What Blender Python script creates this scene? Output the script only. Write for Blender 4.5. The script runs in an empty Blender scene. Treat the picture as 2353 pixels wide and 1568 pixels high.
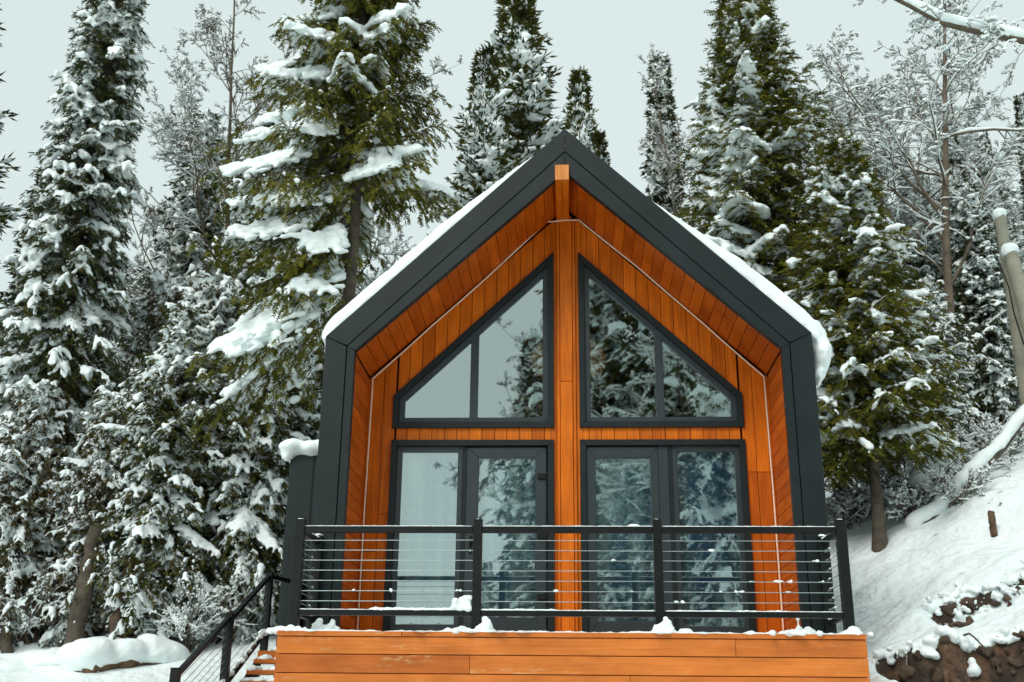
import bpy, math, random
import numpy as np
from mathutils import Matrix, Vector
rad = math.radians
S = bpy.context.scene
# ------------------------------------------------------------------ camera, sky, sun, exposure
CAM = (0.0262, -10.48157, -0.68946); PITCH, YAW, ROLL = 0.33314, -0.05496, 0.01064
PW, PH, PF = 2353.0, 1568.0, 2500.88        # photo frame the camera was solved in, focal length in its pixels
def cam_axes():
    c, s = math.cos(YAW), math.sin(YAW)
    fw = np.array([s*math.cos(PITCH), c*math.cos(PITCH), math.sin(PITCH)])
    rt = np.array([c, -s, 0.]); up = np.cross(rt, fw); a, b = math.cos(ROLL), math.sin(ROLL)
    return fw, a*rt+b*up, -b*rt+a*up
FW, RT, UP = cam_axes()
cd = bpy.data.cameras.new('camera'); co = bpy.data.objects.new('camera', cd); S.collection.objects.link(co)
co.matrix_world = Matrix(((RT[0], UP[0], -FW[0], CAM[0]), (RT[1], UP[1], -FW[1], CAM[1]), (RT[2], UP[2], -FW[2], CAM[2]), (0, 0, 0, 1)))
cd.sensor_width = 36; cd.lens = PF/PW*36; cd.clip_start = 0.1; cd.clip_end = 2000
cd.dof.use_dof = True; cd.dof.focus_distance = 10.6; cd.dof.aperture_fstop = 3.2
S.camera = co
W = bpy.data.worlds.new('World'); S.world = W; W.use_nodes = True
nt = W.node_tree; nt.nodes.clear()
sky = nt.nodes.new('ShaderNodeTexSky'); sky.sky_type = 'NISHITA'; sky.sun_disc = False
sky.sun_elevation = rad(48); sky.sun_rotation = rad(-150); sky.air_density = 1.0; sky.dust_density = 3.0
scl = nt.nodes.new('ShaderNodeVectorMath'); scl.operation = 'SCALE'; scl.inputs['Scale'].default_value = 0.09
nt.links.new(sky.outputs[0], scl.inputs[0])
mx = nt.nodes.new('ShaderNodeMix'); mx.data_type = 'RGBA'; mx.inputs[0].default_value = 0.94
nt.links.new(scl.outputs[0], mx.inputs[6])
tcw = nt.nodes.new('ShaderNodeTexCoord'); nzw = nt.nodes.new('ShaderNodeTexNoise'); nzw.inputs['Scale'].default_value = 1.3; nzw.inputs['Detail'].default_value = 4
rmw = nt.nodes.new('ShaderNodeValToRGB'); rmw.color_ramp.elements[0].position = .3; rmw.color_ramp.elements[1].position = .7
rmw.color_ramp.elements[0].color = (0.70, 0.825, 0.81, 1); rmw.color_ramp.elements[1].color = (0.74, 0.86, 0.845, 1)
nt.links.new(tcw.outputs['Generated'], nzw.inputs['Vector']); nt.links.new(nzw.outputs[0], rmw.inputs[0]); nt.links.new(rmw.outputs[0], mx.inputs[7])
bg = nt.nodes.new('ShaderNodeBackground'); bg.inputs['Strength'].default_value = 1.0
wo = nt.nodes.new('ShaderNodeOutputWorld'); nt.links.new(mx.outputs[2], bg.inputs['Color']); nt.links.new(bg.outputs[0], wo.inputs[0])
sl = bpy.data.lights.new('sun', 'SUN'); sl.energy = 1.9; sl.angle = rad(28); sl.color = (1.0, 0.97, 0.92)
so = bpy.data.objects.new('sun', sl); S.collection.objects.link(so); so.rotation_euler = (rad(46), 0, rad(-28))
S.view_settings.view_transform = 'Standard'; S.view_settings.look = 'None'; S.view_settings.exposure = 0.03; S.view_settings.gamma = 1.0
S.render.engine = 'CYCLES'
try:
    S.cycles.max_bounces = 8;  S.cycles.diffuse_bounces = 5; S.cycles.transparent_max_bounces = 12
except Exception: pass
def at(u, v, Y=None, X=None):
    d = FW+(u-PW/2)/PF*RT-(v-PH/2)/PF*UP
    t = (Y-CAM[1])/d[1] if Y is not None else (X-CAM[0])/d[0]
    return np.array(CAM)+t*d
# ------------------------------------------------------------------ helpers
C = S.collection
def ss(x, a, b):
    t = np.clip((np.asarray(x, float)-a)/(b-a), 0, 1); return t*t*(3-2*t)
def noise(x, y, f=1., seed=0):
    x = np.asarray(x, float)*f; y = np.asarray(y, float)*f; s = seed*1.7
    return (np.sin(x*1.3+1.7*np.sin(y*.9+s)+s)+np.sin(y*1.1+1.9*np.sin(x*.8+2.1*s))+.5*np.sin(x*2.9+y*2.3+s)+.5*np.sin(x*2.1-y*3.1+2*s))/3
def noise3(P, f, seed=0):
    x, y, z = P[:, 0]*f, P[:, 1]*f, P[:, 2]*f; s = seed*2.3
    return (np.sin(x+1.5*np.sin(y*1.2+s)+s)+np.sin(y*1.1+1.5*np.sin(z*1.3+s))+np.sin(z*.9+1.5*np.sin(x*1.1+2*s)))/3
def mat(name):
    m = bpy.data.materials.new(name); m.use_nodes = True; n = m.node_tree
    return m, n, n.nodes['Principled BSDF']
def nd(n, t, **k):
    o = n.nodes.new(t)
    for a, b in k.items(): setattr(o, a, b)
    return o
def ramp(n, src, stops):
    r = nd(n, 'ShaderNodeValToRGB'); e = r.color_ramp.elements
    while len(e) < len(stops): e.new(.5)
    for i, (p, c) in enumerate(stops): e[i].position = p; e[i].color = (*c, 1)
    n.links.new(src, r.inputs[0]); return r.outputs[0]
def tex(n, kind, scale, vec=None, detail=4, **k):
    t = nd(n, kind); t.inputs['Scale'].default_value = scale
    if 'Detail' in t.inputs: t.inputs['Detail'].default_value = detail
    if vec is not None: n.links.new(vec, t.inputs['Vector'])
    return t
def mapping(n, src, sc, loc=(0, 0, 0)):
    m = nd(n, 'ShaderNodeMapping'); m.inputs['Scale'].default_value = sc; m.inputs['Location'].default_value = loc
    n.links.new(src, m.inputs['Vector']); return m.outputs[0]
def mixc(n, a, b, f, mode='MIX'):
    m = nd(n, 'ShaderNodeMix', data_type='RGBA', blend_type=mode)
    for i, v in ((0, f), (6, a), (7, b)):
        if hasattr(v, 'is_linked') or isinstance(v, bpy.types.NodeSocket): n.links.new(v, m.inputs[i])
        else: m.inputs[i].default_value = v if not isinstance(v, tuple) else (*v, 1)
    return m.outputs[2]
def math_(n, op, a, b=0., clamp=False):
    m = nd(n, 'ShaderNodeMath', operation=op, use_clamp=clamp)
    for i, v in ((0, a), (1, b)):
        if isinstance(v, bpy.types.NodeSocket): n.links.new(v, m.inputs[i])
        else: m.inputs[i].default_value = v
    return m.outputs[0]
def bump(n, b, h, strength, dist):
    u = nd(n, 'ShaderNodeBump'); u.inputs['Strength'].default_value = strength; u.inputs['Distance'].default_value = dist
    n.links.new(h, u.inputs['Height']); n.links.new(u.outputs[0], b.inputs['Normal'])
def attr(n, name='rnd'):
    a = nd(n, 'ShaderNodeAttribute'); a.attribute_name = name; return a.outputs['Fac']
def m_wood(name, c_dark, c_mid, c_light, knot, rough=.5, worn=0.):
    m, n, b = mat(name); uv = nd(n, 'ShaderNodeUVMap').outputs[0]; r = attr(n)
    off = nd(n, 'ShaderNodeCombineXYZ'); n.links.new(math_(n, 'MULTIPLY', r, 37.), off.inputs[2])
    ad = nd(n, 'ShaderNodeVectorMath', operation='ADD'); n.links.new(uv, ad.inputs[0]); n.links.new(off.outputs[0], ad.inputs[1]); v = ad.outputs[0]
    warp = tex(n, 'ShaderNodeTexNoise', 1.0, mapping(n, v, (2.2, 6, 1)), 2)
    wv = nd(n, 'ShaderNodeVectorMath', operation='MULTIPLY_ADD'); wv.inputs[1].default_value = (0, .05, .0)
    n.links.new(warp.outputs['Color'], wv.inputs[0]); n.links.new(v, wv.inputs[2])
    g = tex(n, 'ShaderNodeTexNoise', 1.0, mapping(n, wv.outputs[0], (1.6, 75, 1)), 5)
    g2 = tex(n, 'ShaderNodeTexNoise', 1.0, mapping(n, v, (2.5, 7, 1)), 3)
    col = ramp(n, g.outputs[0], [(.3, c_dark), (.5, c_mid), (.72, c_light)])
    col = mixc(n, col, ramp(n, g2.outputs[0], [(.3, (.66, .6, .56)), (.7, (1.1, 1.09, 1.05))]), .7, 'MULTIPLY')
    col = mixc(n, col, ramp(n, r, [(0, (.74, .66, .6)), (.5, (.97, .96, .95)), (1, (1.12, 1.16, 1.12))]), .75, 'MULTIPLY')
    vo = tex(n, 'ShaderNodeTexVoronoi', 1.0, mapping(n, v, (3.1, 8.5, 1)))
    vo.inputs['Randomness'].default_value = 1.0
    pick = nd(n, 'ShaderNodeSeparateColor'); n.links.new(vo.outputs['Color'], pick.inputs[0])
    kd = math_(n, 'MULTIPLY', ramp(n, vo.outputs['Distance'], [(.07, (.95, .95, .95)), (.16, (.45, .45, .45)), (.42, (0, 0, 0))]), ramp(n, pick.outputs[0], [(.36, (0, 0, 0)), (.42, (1, 1, 1))]))
    col = mixc(n, col, knot, kd)
    if worn:
        w = tex(n, 'ShaderNodeTexNoise', 1.0, mapping(n, v, (1.2, 9, 1)), 8); w.inputs['Roughness'].default_value = .75
        w2 = tex(n, 'ShaderNodeTexNoise', 1.0, mapping(n, v, (14, 40, 1)), 4)
        wf = math_(n, 'MULTIPLY', ramp(n, w.outputs[0], [(.54, (0, 0, 0)), (.64, (1, 1, 1))]), ramp(n, w2.outputs[0], [(.45, (0, 0, 0)), (.6, (1, 1, 1))]))
        col = mixc(n, col, (.62, .42, .2), math_(n, 'MULTIPLY', wf, worn))
    n.links.new(col, b.inputs['Base Color']); b.inputs['Roughness'].default_value = rough; b.inputs['Specular IOR Level'].default_value = .22
    bump(n, b, g.outputs[0], .25, .003)
    return m
def m_plain(name, col, rough=.5, metal=0., var=.12, scale=3., bmp=0., bscale=60.):
    m, n, b = mat(name); b.inputs['Specular IOR Level'].default_value = .28 if max(col) < .03 else .5; tc = nd(n, 'ShaderNodeTexCoord').outputs['Object']
    t = tex(n, 'ShaderNodeTexNoise', scale, tc, 5)
    lo = tuple(c*(1-var) for c in col); hi = tuple(min(1, c*(1+var)) for c in col)
    n.links.new(ramp(n, t.outputs[0], [(.3, lo), (.7, hi)]), b.inputs['Base Color'])
    b.inputs['Metallic'].default_value = metal
    rr = nd(n, 'ShaderNodeMapRange'); rr.inputs['To Min'].default_value = rough*.85; rr.inputs['To Max'].default_value = min(1, rough*1.2)
    n.links.new(t.outputs[0], rr.inputs['Value']); n.links.new(rr.outputs[0], b.inputs['Roughness'])
    if bmp:
        t2 = tex(n, 'ShaderNodeTexNoise', bscale, tc, 6); bump(n, b, t2.outputs[0], bmp, .02)
    return m
M = {}
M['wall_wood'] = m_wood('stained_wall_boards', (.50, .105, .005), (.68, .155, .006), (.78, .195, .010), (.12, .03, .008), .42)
M['shaded_soffit_wood'] = m_wood('shaded_stained_soffit_boards', (.42, .08, .004), (.57, .115, .005), (.66, .145, .008), (.10, .025, .007), .42)  # soffit shade put into the colour: the wall stain, darker and redder
M['deck_wood'] = m_wood('weathered_fascia_boards', (.56, .155, .028), (.62, .178, .033), (.67, .205, .045), (.13, .055, .02), .65, worn=.5)
M['end_grain'] = m_wood('sawn_end_grain', (.5, .17, .05), (.68, .25, .07), (.8, .36, .13), (.3, .12, .04), .7)
M['trim'] = m_plain('dark_slate_metal', (.0105, .0175, .018), .40, .0, .16, 2.2, .25, 1.6)
M['frame'] = m_plain('dark_window_frame', (.012, .018, .019), .4, 0, .1, 6.)
M['sash'] = m_plain('slate_sash_frame', (.026, .037, .042), .36, 0, .08, 6.)
M['rail'] = m_plain('black_powder_coat', (.006, .008, .008), .38, 0, .25, 9., .1, 200.)
M['cable'] = m_plain('steel_cable', (.42, .5, .5), .35, .7, .1, 20.)
M['chrome'] = m_plain('bright_steel', (.7, .72, .7), .2, 1., .05, 10.)
M['cord'] = m_plain('pale_cord', (.9, .68, .52), .6, 0, .15, 30.)
M['dark'] = m_plain('dark_backing', (.02, .014, .01), .8)
M['room'] = m_plain('room_lining', (.12, .085, .055), .7, 0, .2, 2.)
M['pole'] = m_plain('grey_weathered_pole_wood', (.27, .26, .20), .8, 0, .25, 4., .5, 40.)
M['bark'] = m_plain('dark_brown_bark', (.085, .066, .048), .9, 0, .45, 9., .8, 25.)
M['bark_red'] = m_plain('reddish_bark', (.13, .082, .055), .9, 0, .4, 7., .8, 25.)
M['twig'] = m_plain('birch_twig_bark', (.125, .095, .065), .85, 0, .35, 5.)
M['soil'] = m_plain('bare_brown_soil', (.075, .046, .028), .95, 0, .55, 4., .9, 14.)
M['rot'] = m_plain('rotten_brown_wood', (.12, .07, .038), .95, 0, .6, 8., .9, 30.)
def m_snow():
    m, n, b = mat('snow'); tc = nd(n, 'ShaderNodeTexCoord').outputs['Object']
    t = tex(n, 'ShaderNodeTexNoise', 2.5, tc, 4)
    n.links.new(ramp(n, t.outputs[0], [(.3, (.83, .905, .905)), (.7, (.885, .94, .935))]), b.inputs['Base Color'])
    b.inputs['Roughness'].default_value = .75
    a = tex(n, 'ShaderNodeTexNoise', 14, tc, 7); bump(n, b, a.outputs[0], .35, .03)
    return m
M['snow'] = m_snow()
def m_ground():
    m, n, b = mat('snow_ground'); tc = nd(n, 'ShaderNodeTexCoord').outputs['Object']
    t = tex(n, 'ShaderNodeTexNoise', 1.2, tc, 5)
    sn = ramp(n, t.outputs[0], [(.3, (.80, .875, .88)), (.7, (.87, .925, .92))])
    g = nd(n, 'ShaderNodeNewGeometry'); sp = nd(n, 'ShaderNodeSeparateXYZ'); n.links.new(g.outputs['Normal'], sp.inputs[0])
    e = tex(n, 'ShaderNodeTexNoise', 7., tc, 8)
    k = math_(n, 'ADD', sp.outputs[2], math_(n, 'MULTIPLY', math_(n, 'SUBTRACT', e.outputs[0], .5), .9))
    f = ramp(n, k, [(.50, (1, 1, 1)), (.56, (0, 0, 0))])
    s2 = tex(n, 'ShaderNodeTexNoise', 3.5, tc, 8); s2.inputs['Roughness'].default_value = .7
    so_ = ramp(n, s2.outputs[0], [(.3, (.012, .009, .007)), (.48, (.045, .026, .015)), (.6, (.13, .07, .035)), (.72, (.26, .19, .13))])
    dn = tex(n, 'ShaderNodeTexNoise', 34, tc, 5); dm = tex(n, 'ShaderNodeTexNoise', 1.1, tc, 3)
    dk = math_(n, 'MULTIPLY', ramp(n, dn.outputs[0], [(.66, (0, 0, 0)), (.70, (1, 1, 1))]), ramp(n, dm.outputs[0], [(.45, (0, 0, 0)), (.65, (1, 1, 1))]))
    sn = mixc(n, sn, (.16, .12, .07), math_(n, 'MULTIPLY', dk, .7))
    n.links.new(mixc(n, sn, so_, f), b.inputs['Base Color']); b.inputs['Roughness'].default_value = .85
    a = tex(n, 'ShaderNodeTexNoise', 6, tc, 9); bump(n, b, a.outputs[0], .7, .12)
    return m
M['ground'] = m_ground()
def m_leaf(name, a, b_, c_):
    m, n, b = mat(name); tc = nd(n, 'ShaderNodeTexCoord').outputs['Object']
    t = tex(n, 'ShaderNodeTexNoise', 1.6, tc, 3)
    f = math_(n, 'ADD', math_(n, 'MULTIPLY', t.outputs[0], .8), math_(n, 'MULTIPLY', attr(n), .4))
    n.links.new(ramp(n, f, [(.35, a), (.6, b_), (.85, c_)]), b.inputs['Base Color'])
    b.inputs['Roughness'].default_value = .6; b.inputs['Specular IOR Level'].default_value = .08
    return m
M['fir'] = m_leaf('dark_fir_needles', (.028, .040, .018), (.062, .074, .026), (.12, .122, .036))
M['spruce'] = m_leaf('olive_spruce_needles', (.036, .046, .010), (.105, .108, .014), (.22, .20, .03))
M['mixed'] = m_leaf('green_spruce_needles', (.034, .044, .014), (.085, .092, .022), (.16, .15, .035))
M['brownish'] = m_leaf('lichen_needles', (.05, .046, .018), (.12, .098, .036), (.19, .155, .065))
def m_glass():
    m, n, b = mat('reflective_window_glass'); n.nodes.remove(b); o = n.nodes['Material Output']
    tr = nd(n, 'ShaderNodeBsdfTransparent'); tr.inputs[0].default_value = (.84, .93, .93, 1)
    gl = nd(n, 'ShaderNodeBsdfGlossy'); gl.inputs['Color'].default_value = (.88, 1.0, .97, 1); gl.inputs['Roughness'].default_value = .015
    tc = nd(n, 'ShaderNodeTexCoord').outputs['Object']; t = tex(n, 'ShaderNodeTexNoise', 2.2, tc, 2)
    bu = nd(n, 'ShaderNodeBump'); bu.inputs['Strength'].default_value = .05; bu.inputs['Distance'].default_value = .01
    n.links.new(t.outputs[0], bu.inputs['Height']); n.links.new(bu.outputs[0], gl.inputs['Normal'])
    fr = nd(n, 'ShaderNodeFresnel'); fr.inputs[0].default_value = 1.5
    f = math_(n, 'ADD', math_(n, 'MULTIPLY', fr.outputs[0], .9), .44, True)
    mi = nd(n, 'ShaderNodeMixShader'); n.links.new(f, mi.inputs[0]); n.links.new(tr.outputs[0], mi.inputs[1]); n.links.new(gl.outputs[0], mi.inputs[2])
    n.links.new(mi.outputs[0], o.inputs[0]); return m
M['glass'] = m_glass()
def m_curtain():
    m, n, b = mat('dotted_sheer_curtain'); tc = nd(n, 'ShaderNodeTexCoord').outputs['Object']
    mp = mapping(n, tc, (8.5, 0.001, 8.5)); ro = nd(n, 'ShaderNodeMapping'); ro.inputs['Rotation'].default_value = (0, rad(45), 0)
    n.links.new(mp, ro.inputs['Vector'])
    fr = nd(n, 'ShaderNodeVectorMath', operation='FRACTION'); n.links.new(ro.outputs[0], fr.inputs[0])
    sp = nd(n, 'ShaderNodeSeparateXYZ'); n.links.new(fr.outputs[0], sp.inputs[0])
    dx = math_(n, 'SUBTRACT', sp.outputs[0], .5); dz = math_(n, 'SUBTRACT', sp.outputs[2], .5)
    d2 = math_(n, 'ADD', math_(n, 'MULTIPLY', dx, dx), math_(n, 'MULTIPLY', dz, dz))
    dot = math_(n, 'LESS_THAN', d2, .014)
    w = tex(n, 'ShaderNodeTexNoise', 1., mapping(n, tc, (4.5, .3, .35)), 3)
    base = ramp(n, w.outputs[0], [(.34, (.12, .32, .55)), (.5, (.30, .52, .66)), (.66, (.82, .92, .94))])
    n.links.new(mixc(n, base, (.85, .9, .9), dot), b.inputs['Base Color']); b.inputs['Roughness'].default_value = .9
    return m
M['curtain'] = m_curtain()
def m_rattan():
    m, n, b = mat('woven_rattan'); tc = nd(n, 'ShaderNodeTexCoord').outputs['Object']
    t = tex(n, 'ShaderNodeTexVoronoi', 26, tc)
    n.links.new(ramp(n, t.outputs['Distance'], [(.15, (.82, .62, .36)), (.5, (.55, .34, .14)), (.8, (.08, .05, .02))]), b.inputs['Base Color'])
    b.inputs['Roughness'].default_value = .8; bump(n, b, t.outputs['Distance'], .6, .02)
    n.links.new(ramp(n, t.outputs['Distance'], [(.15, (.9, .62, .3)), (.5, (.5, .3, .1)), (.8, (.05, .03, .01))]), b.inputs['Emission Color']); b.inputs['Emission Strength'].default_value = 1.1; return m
M['rattan'] = m_rattan()
# ---- mesh linking
def tag(o, label=None, cat=None, group=None, kind=None):
    if label: o['label'] = label
    if cat: o['category'] = cat
    if group: o['group'] = group
    if kind: o['kind'] = kind
    return o
def empty(name, loc=(0, 0, 0), **k):
    o = bpy.data.objects.new(name, None); C.objects.link(o); o.location = loc; o.empty_display_size = .3; return tag(o, **k)
def link(name, me, m, parent=None, smooth=False):
    o = bpy.data.objects.new(name, me); C.objects.link(o)
    if parent is not None: o.parent = parent; o.location = -Vector(parent_world(parent)) if False else (0, 0, 0)
    if m is not None and not me.materials: me.materials.append(M[m] if isinstance(m, str) else m)
    if smooth: me.polygons.foreach_set('use_smooth', np.ones(len(me.polygons), bool))
    return o
def npmesh(name, V, F, rnd=None, uv=None):
    """V (n,3); F (m,k) faces all of k corners"""
    me = bpy.data.meshes.new(name); V = np.ascontiguousarray(V, np.float32); F = np.ascontiguousarray(F, np.int32); m, k = F.shape
    me.vertices.add(len(V)); me.vertices.foreach_set('co', V.ravel())
    me.loops.add(m*k); me.loops.foreach_set('vertex_index', F.ravel())
    me.polygons.add(m); me.polygons.foreach_set('loop_start', np.arange(0, m*k, k, dtype=np.int32)); me.polygons.foreach_set('loop_total', np.full(m, k, np.int32))
    me.update(calc_edges=True)
    if rnd is not None:
        a = me.attributes.new('rnd', 'FLOAT', 'FACE'); a.data.foreach_set('value', np.ascontiguousarray(rnd, np.float32))
    return me
class MB:
    """collects convex prisms and boxes into one mesh"""
    def __init__(s): s.v = []; s.f = []; s.uv = []; s.r = []
    def hexa(s, p, r=None, axis=0, uo=None):
        """p: 8 points, bottom 4 then top 4; axis: which world axis runs along the board"""
        b = len(s.v); s.v += [tuple(q) for q in p]; r = random.random() if r is None else r
        uo = random.random()*20 if uo is None else uo
        for f in ((0, 3, 2, 1), (4, 5, 6, 7), (0, 1, 5, 4), (1, 2, 6, 5), (2, 3, 7, 6), (3, 0, 4, 7)):
            s.f.append(tuple(b+i for i in f)); s.r.append(r)
            P = [p[i] for i in f]
            for q in P:
                o = [q[i] for i in range(3) if i != axis]; s.uv.append((q[axis]+uo, o[0]+o[1]+uo*3.3))
    def box(s, x0, x1, y0, y1, z0, z1, r=None, axis=0):
        s.hexa([(x0, y0, z0), (x1, y0, z0), (x1, y1, z0), (x0, y1, z0), (x0, y0, z1), (x1, y0, z1), (x1, y1, z1), (x0, y1, z1)], r, axis)
    def prism(s, poly, y0, y1, r=None, axis=0):
        """poly in (x,z), any ngon, extruded from y0 to y1"""
        n = len(poly); b = len(s.v); r = random.random() if r is None else r; uo = random.random()*20
        s.v += [(x, y0, z) for x, z in poly]+[(x, y1, z) for x, z in poly]
        fs = [tuple(range(b, b+n)), tuple(range(b+2*n-1, b+n-1, -1))]+[(b+i, b+n+i, b+n+(i+1) % n, b+(i+1) % n) for i in range(n)]
        for f in fs:
            s.f.append(f); s.r.append(r)
            for i in f:
                q = s.v[i]; o = [q[j] for j in range(3) if j != axis]; s.uv.append((q[axis]+uo, o[0]+o[1]+uo*3.3))
    def ring(s, outer, inner, y0, y1, r=.5):
        n = len(outer)
        for i in range(n):
            j = (i+1) % n
            s.prism([outer[i], outer[j], inner[j], inner[i]], y0, y1, r)
    def bar(s, a, b, w, h, r=.5):
        """rectangular bar from a to b, width w sideways and h in its upright plane"""
        a = np.array(a, float); b = np.array(b, float); t = (b-a)/np.linalg.norm(b-a)
        sd = np.cross(t, (0, 0, 1.)); sd = np.array((1., 0, 0)) if np.linalg.norm(sd) < 1e-4 else sd/np.linalg.norm(sd); u = np.cross(sd, t)
        p = []
        for q in (a, b): p.append([q-sd*w/2-u*h/2, q+sd*w/2-u*h/2, q+sd*w/2+u*h/2, q-sd*w/2+u*h/2])
        s.hexa([tuple(x) for x in p[0]+p[1]], r, 0)
    def build(s, name, m, parent=None, bevel=0.):
        me = bpy.data.meshes.new(name); me.from_pydata(s.v, [], s.f); me.update()
        import bmesh
        bm = bmesh.new(); bm.from_mesh(me); bmesh.ops.recalc_face_normals(bm, faces=bm.faces); bm.to_mesh(me); bm.free()
        uvl = me.uv_layers.new(name='UVMap'); a = me.attributes.new('rnd', 'FLOAT', 'FACE')
        # recalc may rotate loops: match by vertex
        k = 0
        for pi, f in enumerate(s.f):
            mp = {vi: s.uv[k+i] for i, vi in enumerate(f)}
            for li in me.polygons[pi].loop_indices: uvl.data[li].uv = mp[me.loops[li].vertex_index]
            k += len(f)
        a.data.foreach_set('value', np.array(s.r, np.float32))
        o = link(name, me, m, parent)
        if bevel:
            mod = o.modifiers.new('bevel', 'BEVEL'); mod.width = bevel; mod.segments = 1; mod.limit_method = 'ANGLE'
        return o
def inset(poly, d):
    n = len(poly); A = sum(poly[i][0]*poly[(i+1) % n][1]-poly[(i+1) % n][0]*poly[i][1] for i in range(n)); sg = 1 if A > 0 else -1
    ls = []
    for i in range(n):
        (x0, z0), (x1, z1) = poly[i], poly[(i+1) % n]; L = math.hypot(x1-x0, z1-z0); nx, nz = -(z1-z0)/L*sg, (x1-x0)/L*sg
        ls.append((nx, nz, nx*x0+nz*z0+d))
    out = []
    for i in range(n):
        a, b, c = ls[i-1]; d_, e, f = ls[i]; D = a*e-b*d_; out.append(((c*e-b*f)/D, (a*f-c*d_)/D))
    return out
# ---- batches
def tubes(P, R, k=5, caps=False):
    """P (N,n,3) polylines, R (N,n) radii -> V,F quads"""
    N, n, _ = P.shape
    T = np.gradient(P, axis=1); T /= np.linalg.norm(T, axis=2, keepdims=True)+1e-9
    mean = P[:, -1]-P[:, 0]; mean /= np.linalg.norm(mean, axis=1, keepdims=True)+1e-9
    ref = np.where(np.abs(mean[:, 2:3]) > .8, np.array([[1., 0, 0]]), np.array([[0, 0, 1.]]))[:, None, :]
    Sd = np.cross(T, np.broadcast_to(ref, T.shape)); Sd /= np.linalg.norm(Sd, axis=2, keepdims=True)+1e-9; U = np.cross(Sd, T)
    a = np.arange(k)/k*2*np.pi
    V = P[:, :, None, :]+R[:, :, None, None]*(np.cos(a)[None, None, :, None]*Sd[:, :, None, :]+np.sin(a)[None, None, :, None]*U[:, :, None, :])
    idx = np.arange(N*n*k).reshape(N, n, k)
    A = idx[:, :-1]; B = np.roll(A, -1, 2); Dn = idx[:, 1:]; Cc = np.roll(Dn, -1, 2)
    return V.reshape(-1, 3), np.stack([A, B, Cc, Dn], -1).reshape(-1, 4)
def joinVF(parts):
    V = []; F = []; o = 0
    for v, f in parts:
        if len(v) == 0: continue
        V.append(v); F.append(f+o); o += len(v)
    return np.concatenate(V), np.concatenate(F)
def ico(sub):
    import bmesh
    bm = bmesh.new(); bmesh.ops.create_icosphere(bm, subdivisions=sub, radius=1.); bm.verts.ensure_lookup_table()
    V = np.array([v.co[:] for v in bm.verts]); F = np.array([[v.index for v in f.verts] for f in bm.faces]); bm.free(); return V, F
ICO1, ICO2, ICO3 = ico(1), ico(2), ico(3)
def blobs(P, D, sc, rng, base=None, jit=.16):
    """ellipsoids at P with long axis D, radii sc (N,3) (along, across, up)"""
    bv, bf = base or ICO2; N = len(P)
    D = D/(np.linalg.norm(D, axis=1, keepdims=True)+1e-9)
    Sd = np.cross(D, np.array([0, 0, 1.])); l = np.linalg.norm(Sd, axis=1, keepdims=True); Sd = np.where(l > 1e-3, Sd/(l+1e-9), np.array([[1., 0, 0]])); U = np.cross(Sd, D)
    B = bv[None]*(1+rng.uniform(-jit, jit, (N, len(bv), 1)))
    V = P[:, None]+B[..., 0:1]*sc[:, None, 0:1]*D[:, None]+B[..., 1:2]*sc[:, None, 1:2]*Sd[:, None]+B[..., 2:3]*sc[:, None, 2:3]*U[:, None]
    F = (bf[None]+(np.arange(N)*len(bv))[:, None, None]).reshape(-1, 3)
    return V.reshape(-1, 3), F
def voxel(name, V, F, size, smooth=2, amp=0., freq=6.):
    me = npmesh(name+'_raw', V, F); o = bpy.data.objects.new('tmp', me); C.objects.link(o)
    r = o.modifiers.new('r', 'REMESH'); r.mode = 'VOXEL'; r.voxel_size = size; r.use_smooth_shade = True
    if smooth:
        s = o.modifiers.new('s', 'SMOOTH'); s.iterations = smooth; s.factor = .5
    dg = bpy.context.evaluated_depsgraph_get(); dg.update()
    m2 = bpy.data.meshes.new_from_object(o.evaluated_get(dg)); m2.name = name; m2.materials.clear()
    bpy.data.objects.remove(o); bpy.data.meshes.remove(me)
    if amp:
        n = len(m2.vertices); co_ = np.empty(n*3, np.float32); m2.vertices.foreach_get('co', co_); P = co_.reshape(-1, 3).astype(float)
        nn = np.empty(n*3, np.float32); m2.vertices.foreach_get('normal', nn); P += nn.reshape(-1, 3)*(amp*noise3(P, freq)+amp*.5*noise3(P, freq*2.7, 3))[:, None]
        m2.vertices.foreach_set('co', P.astype(np.float32).ravel()); m2.update()
    m2.polygons.foreach_set('use_smooth', np.ones(len(m2.polygons), bool))
    return m2
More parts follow.
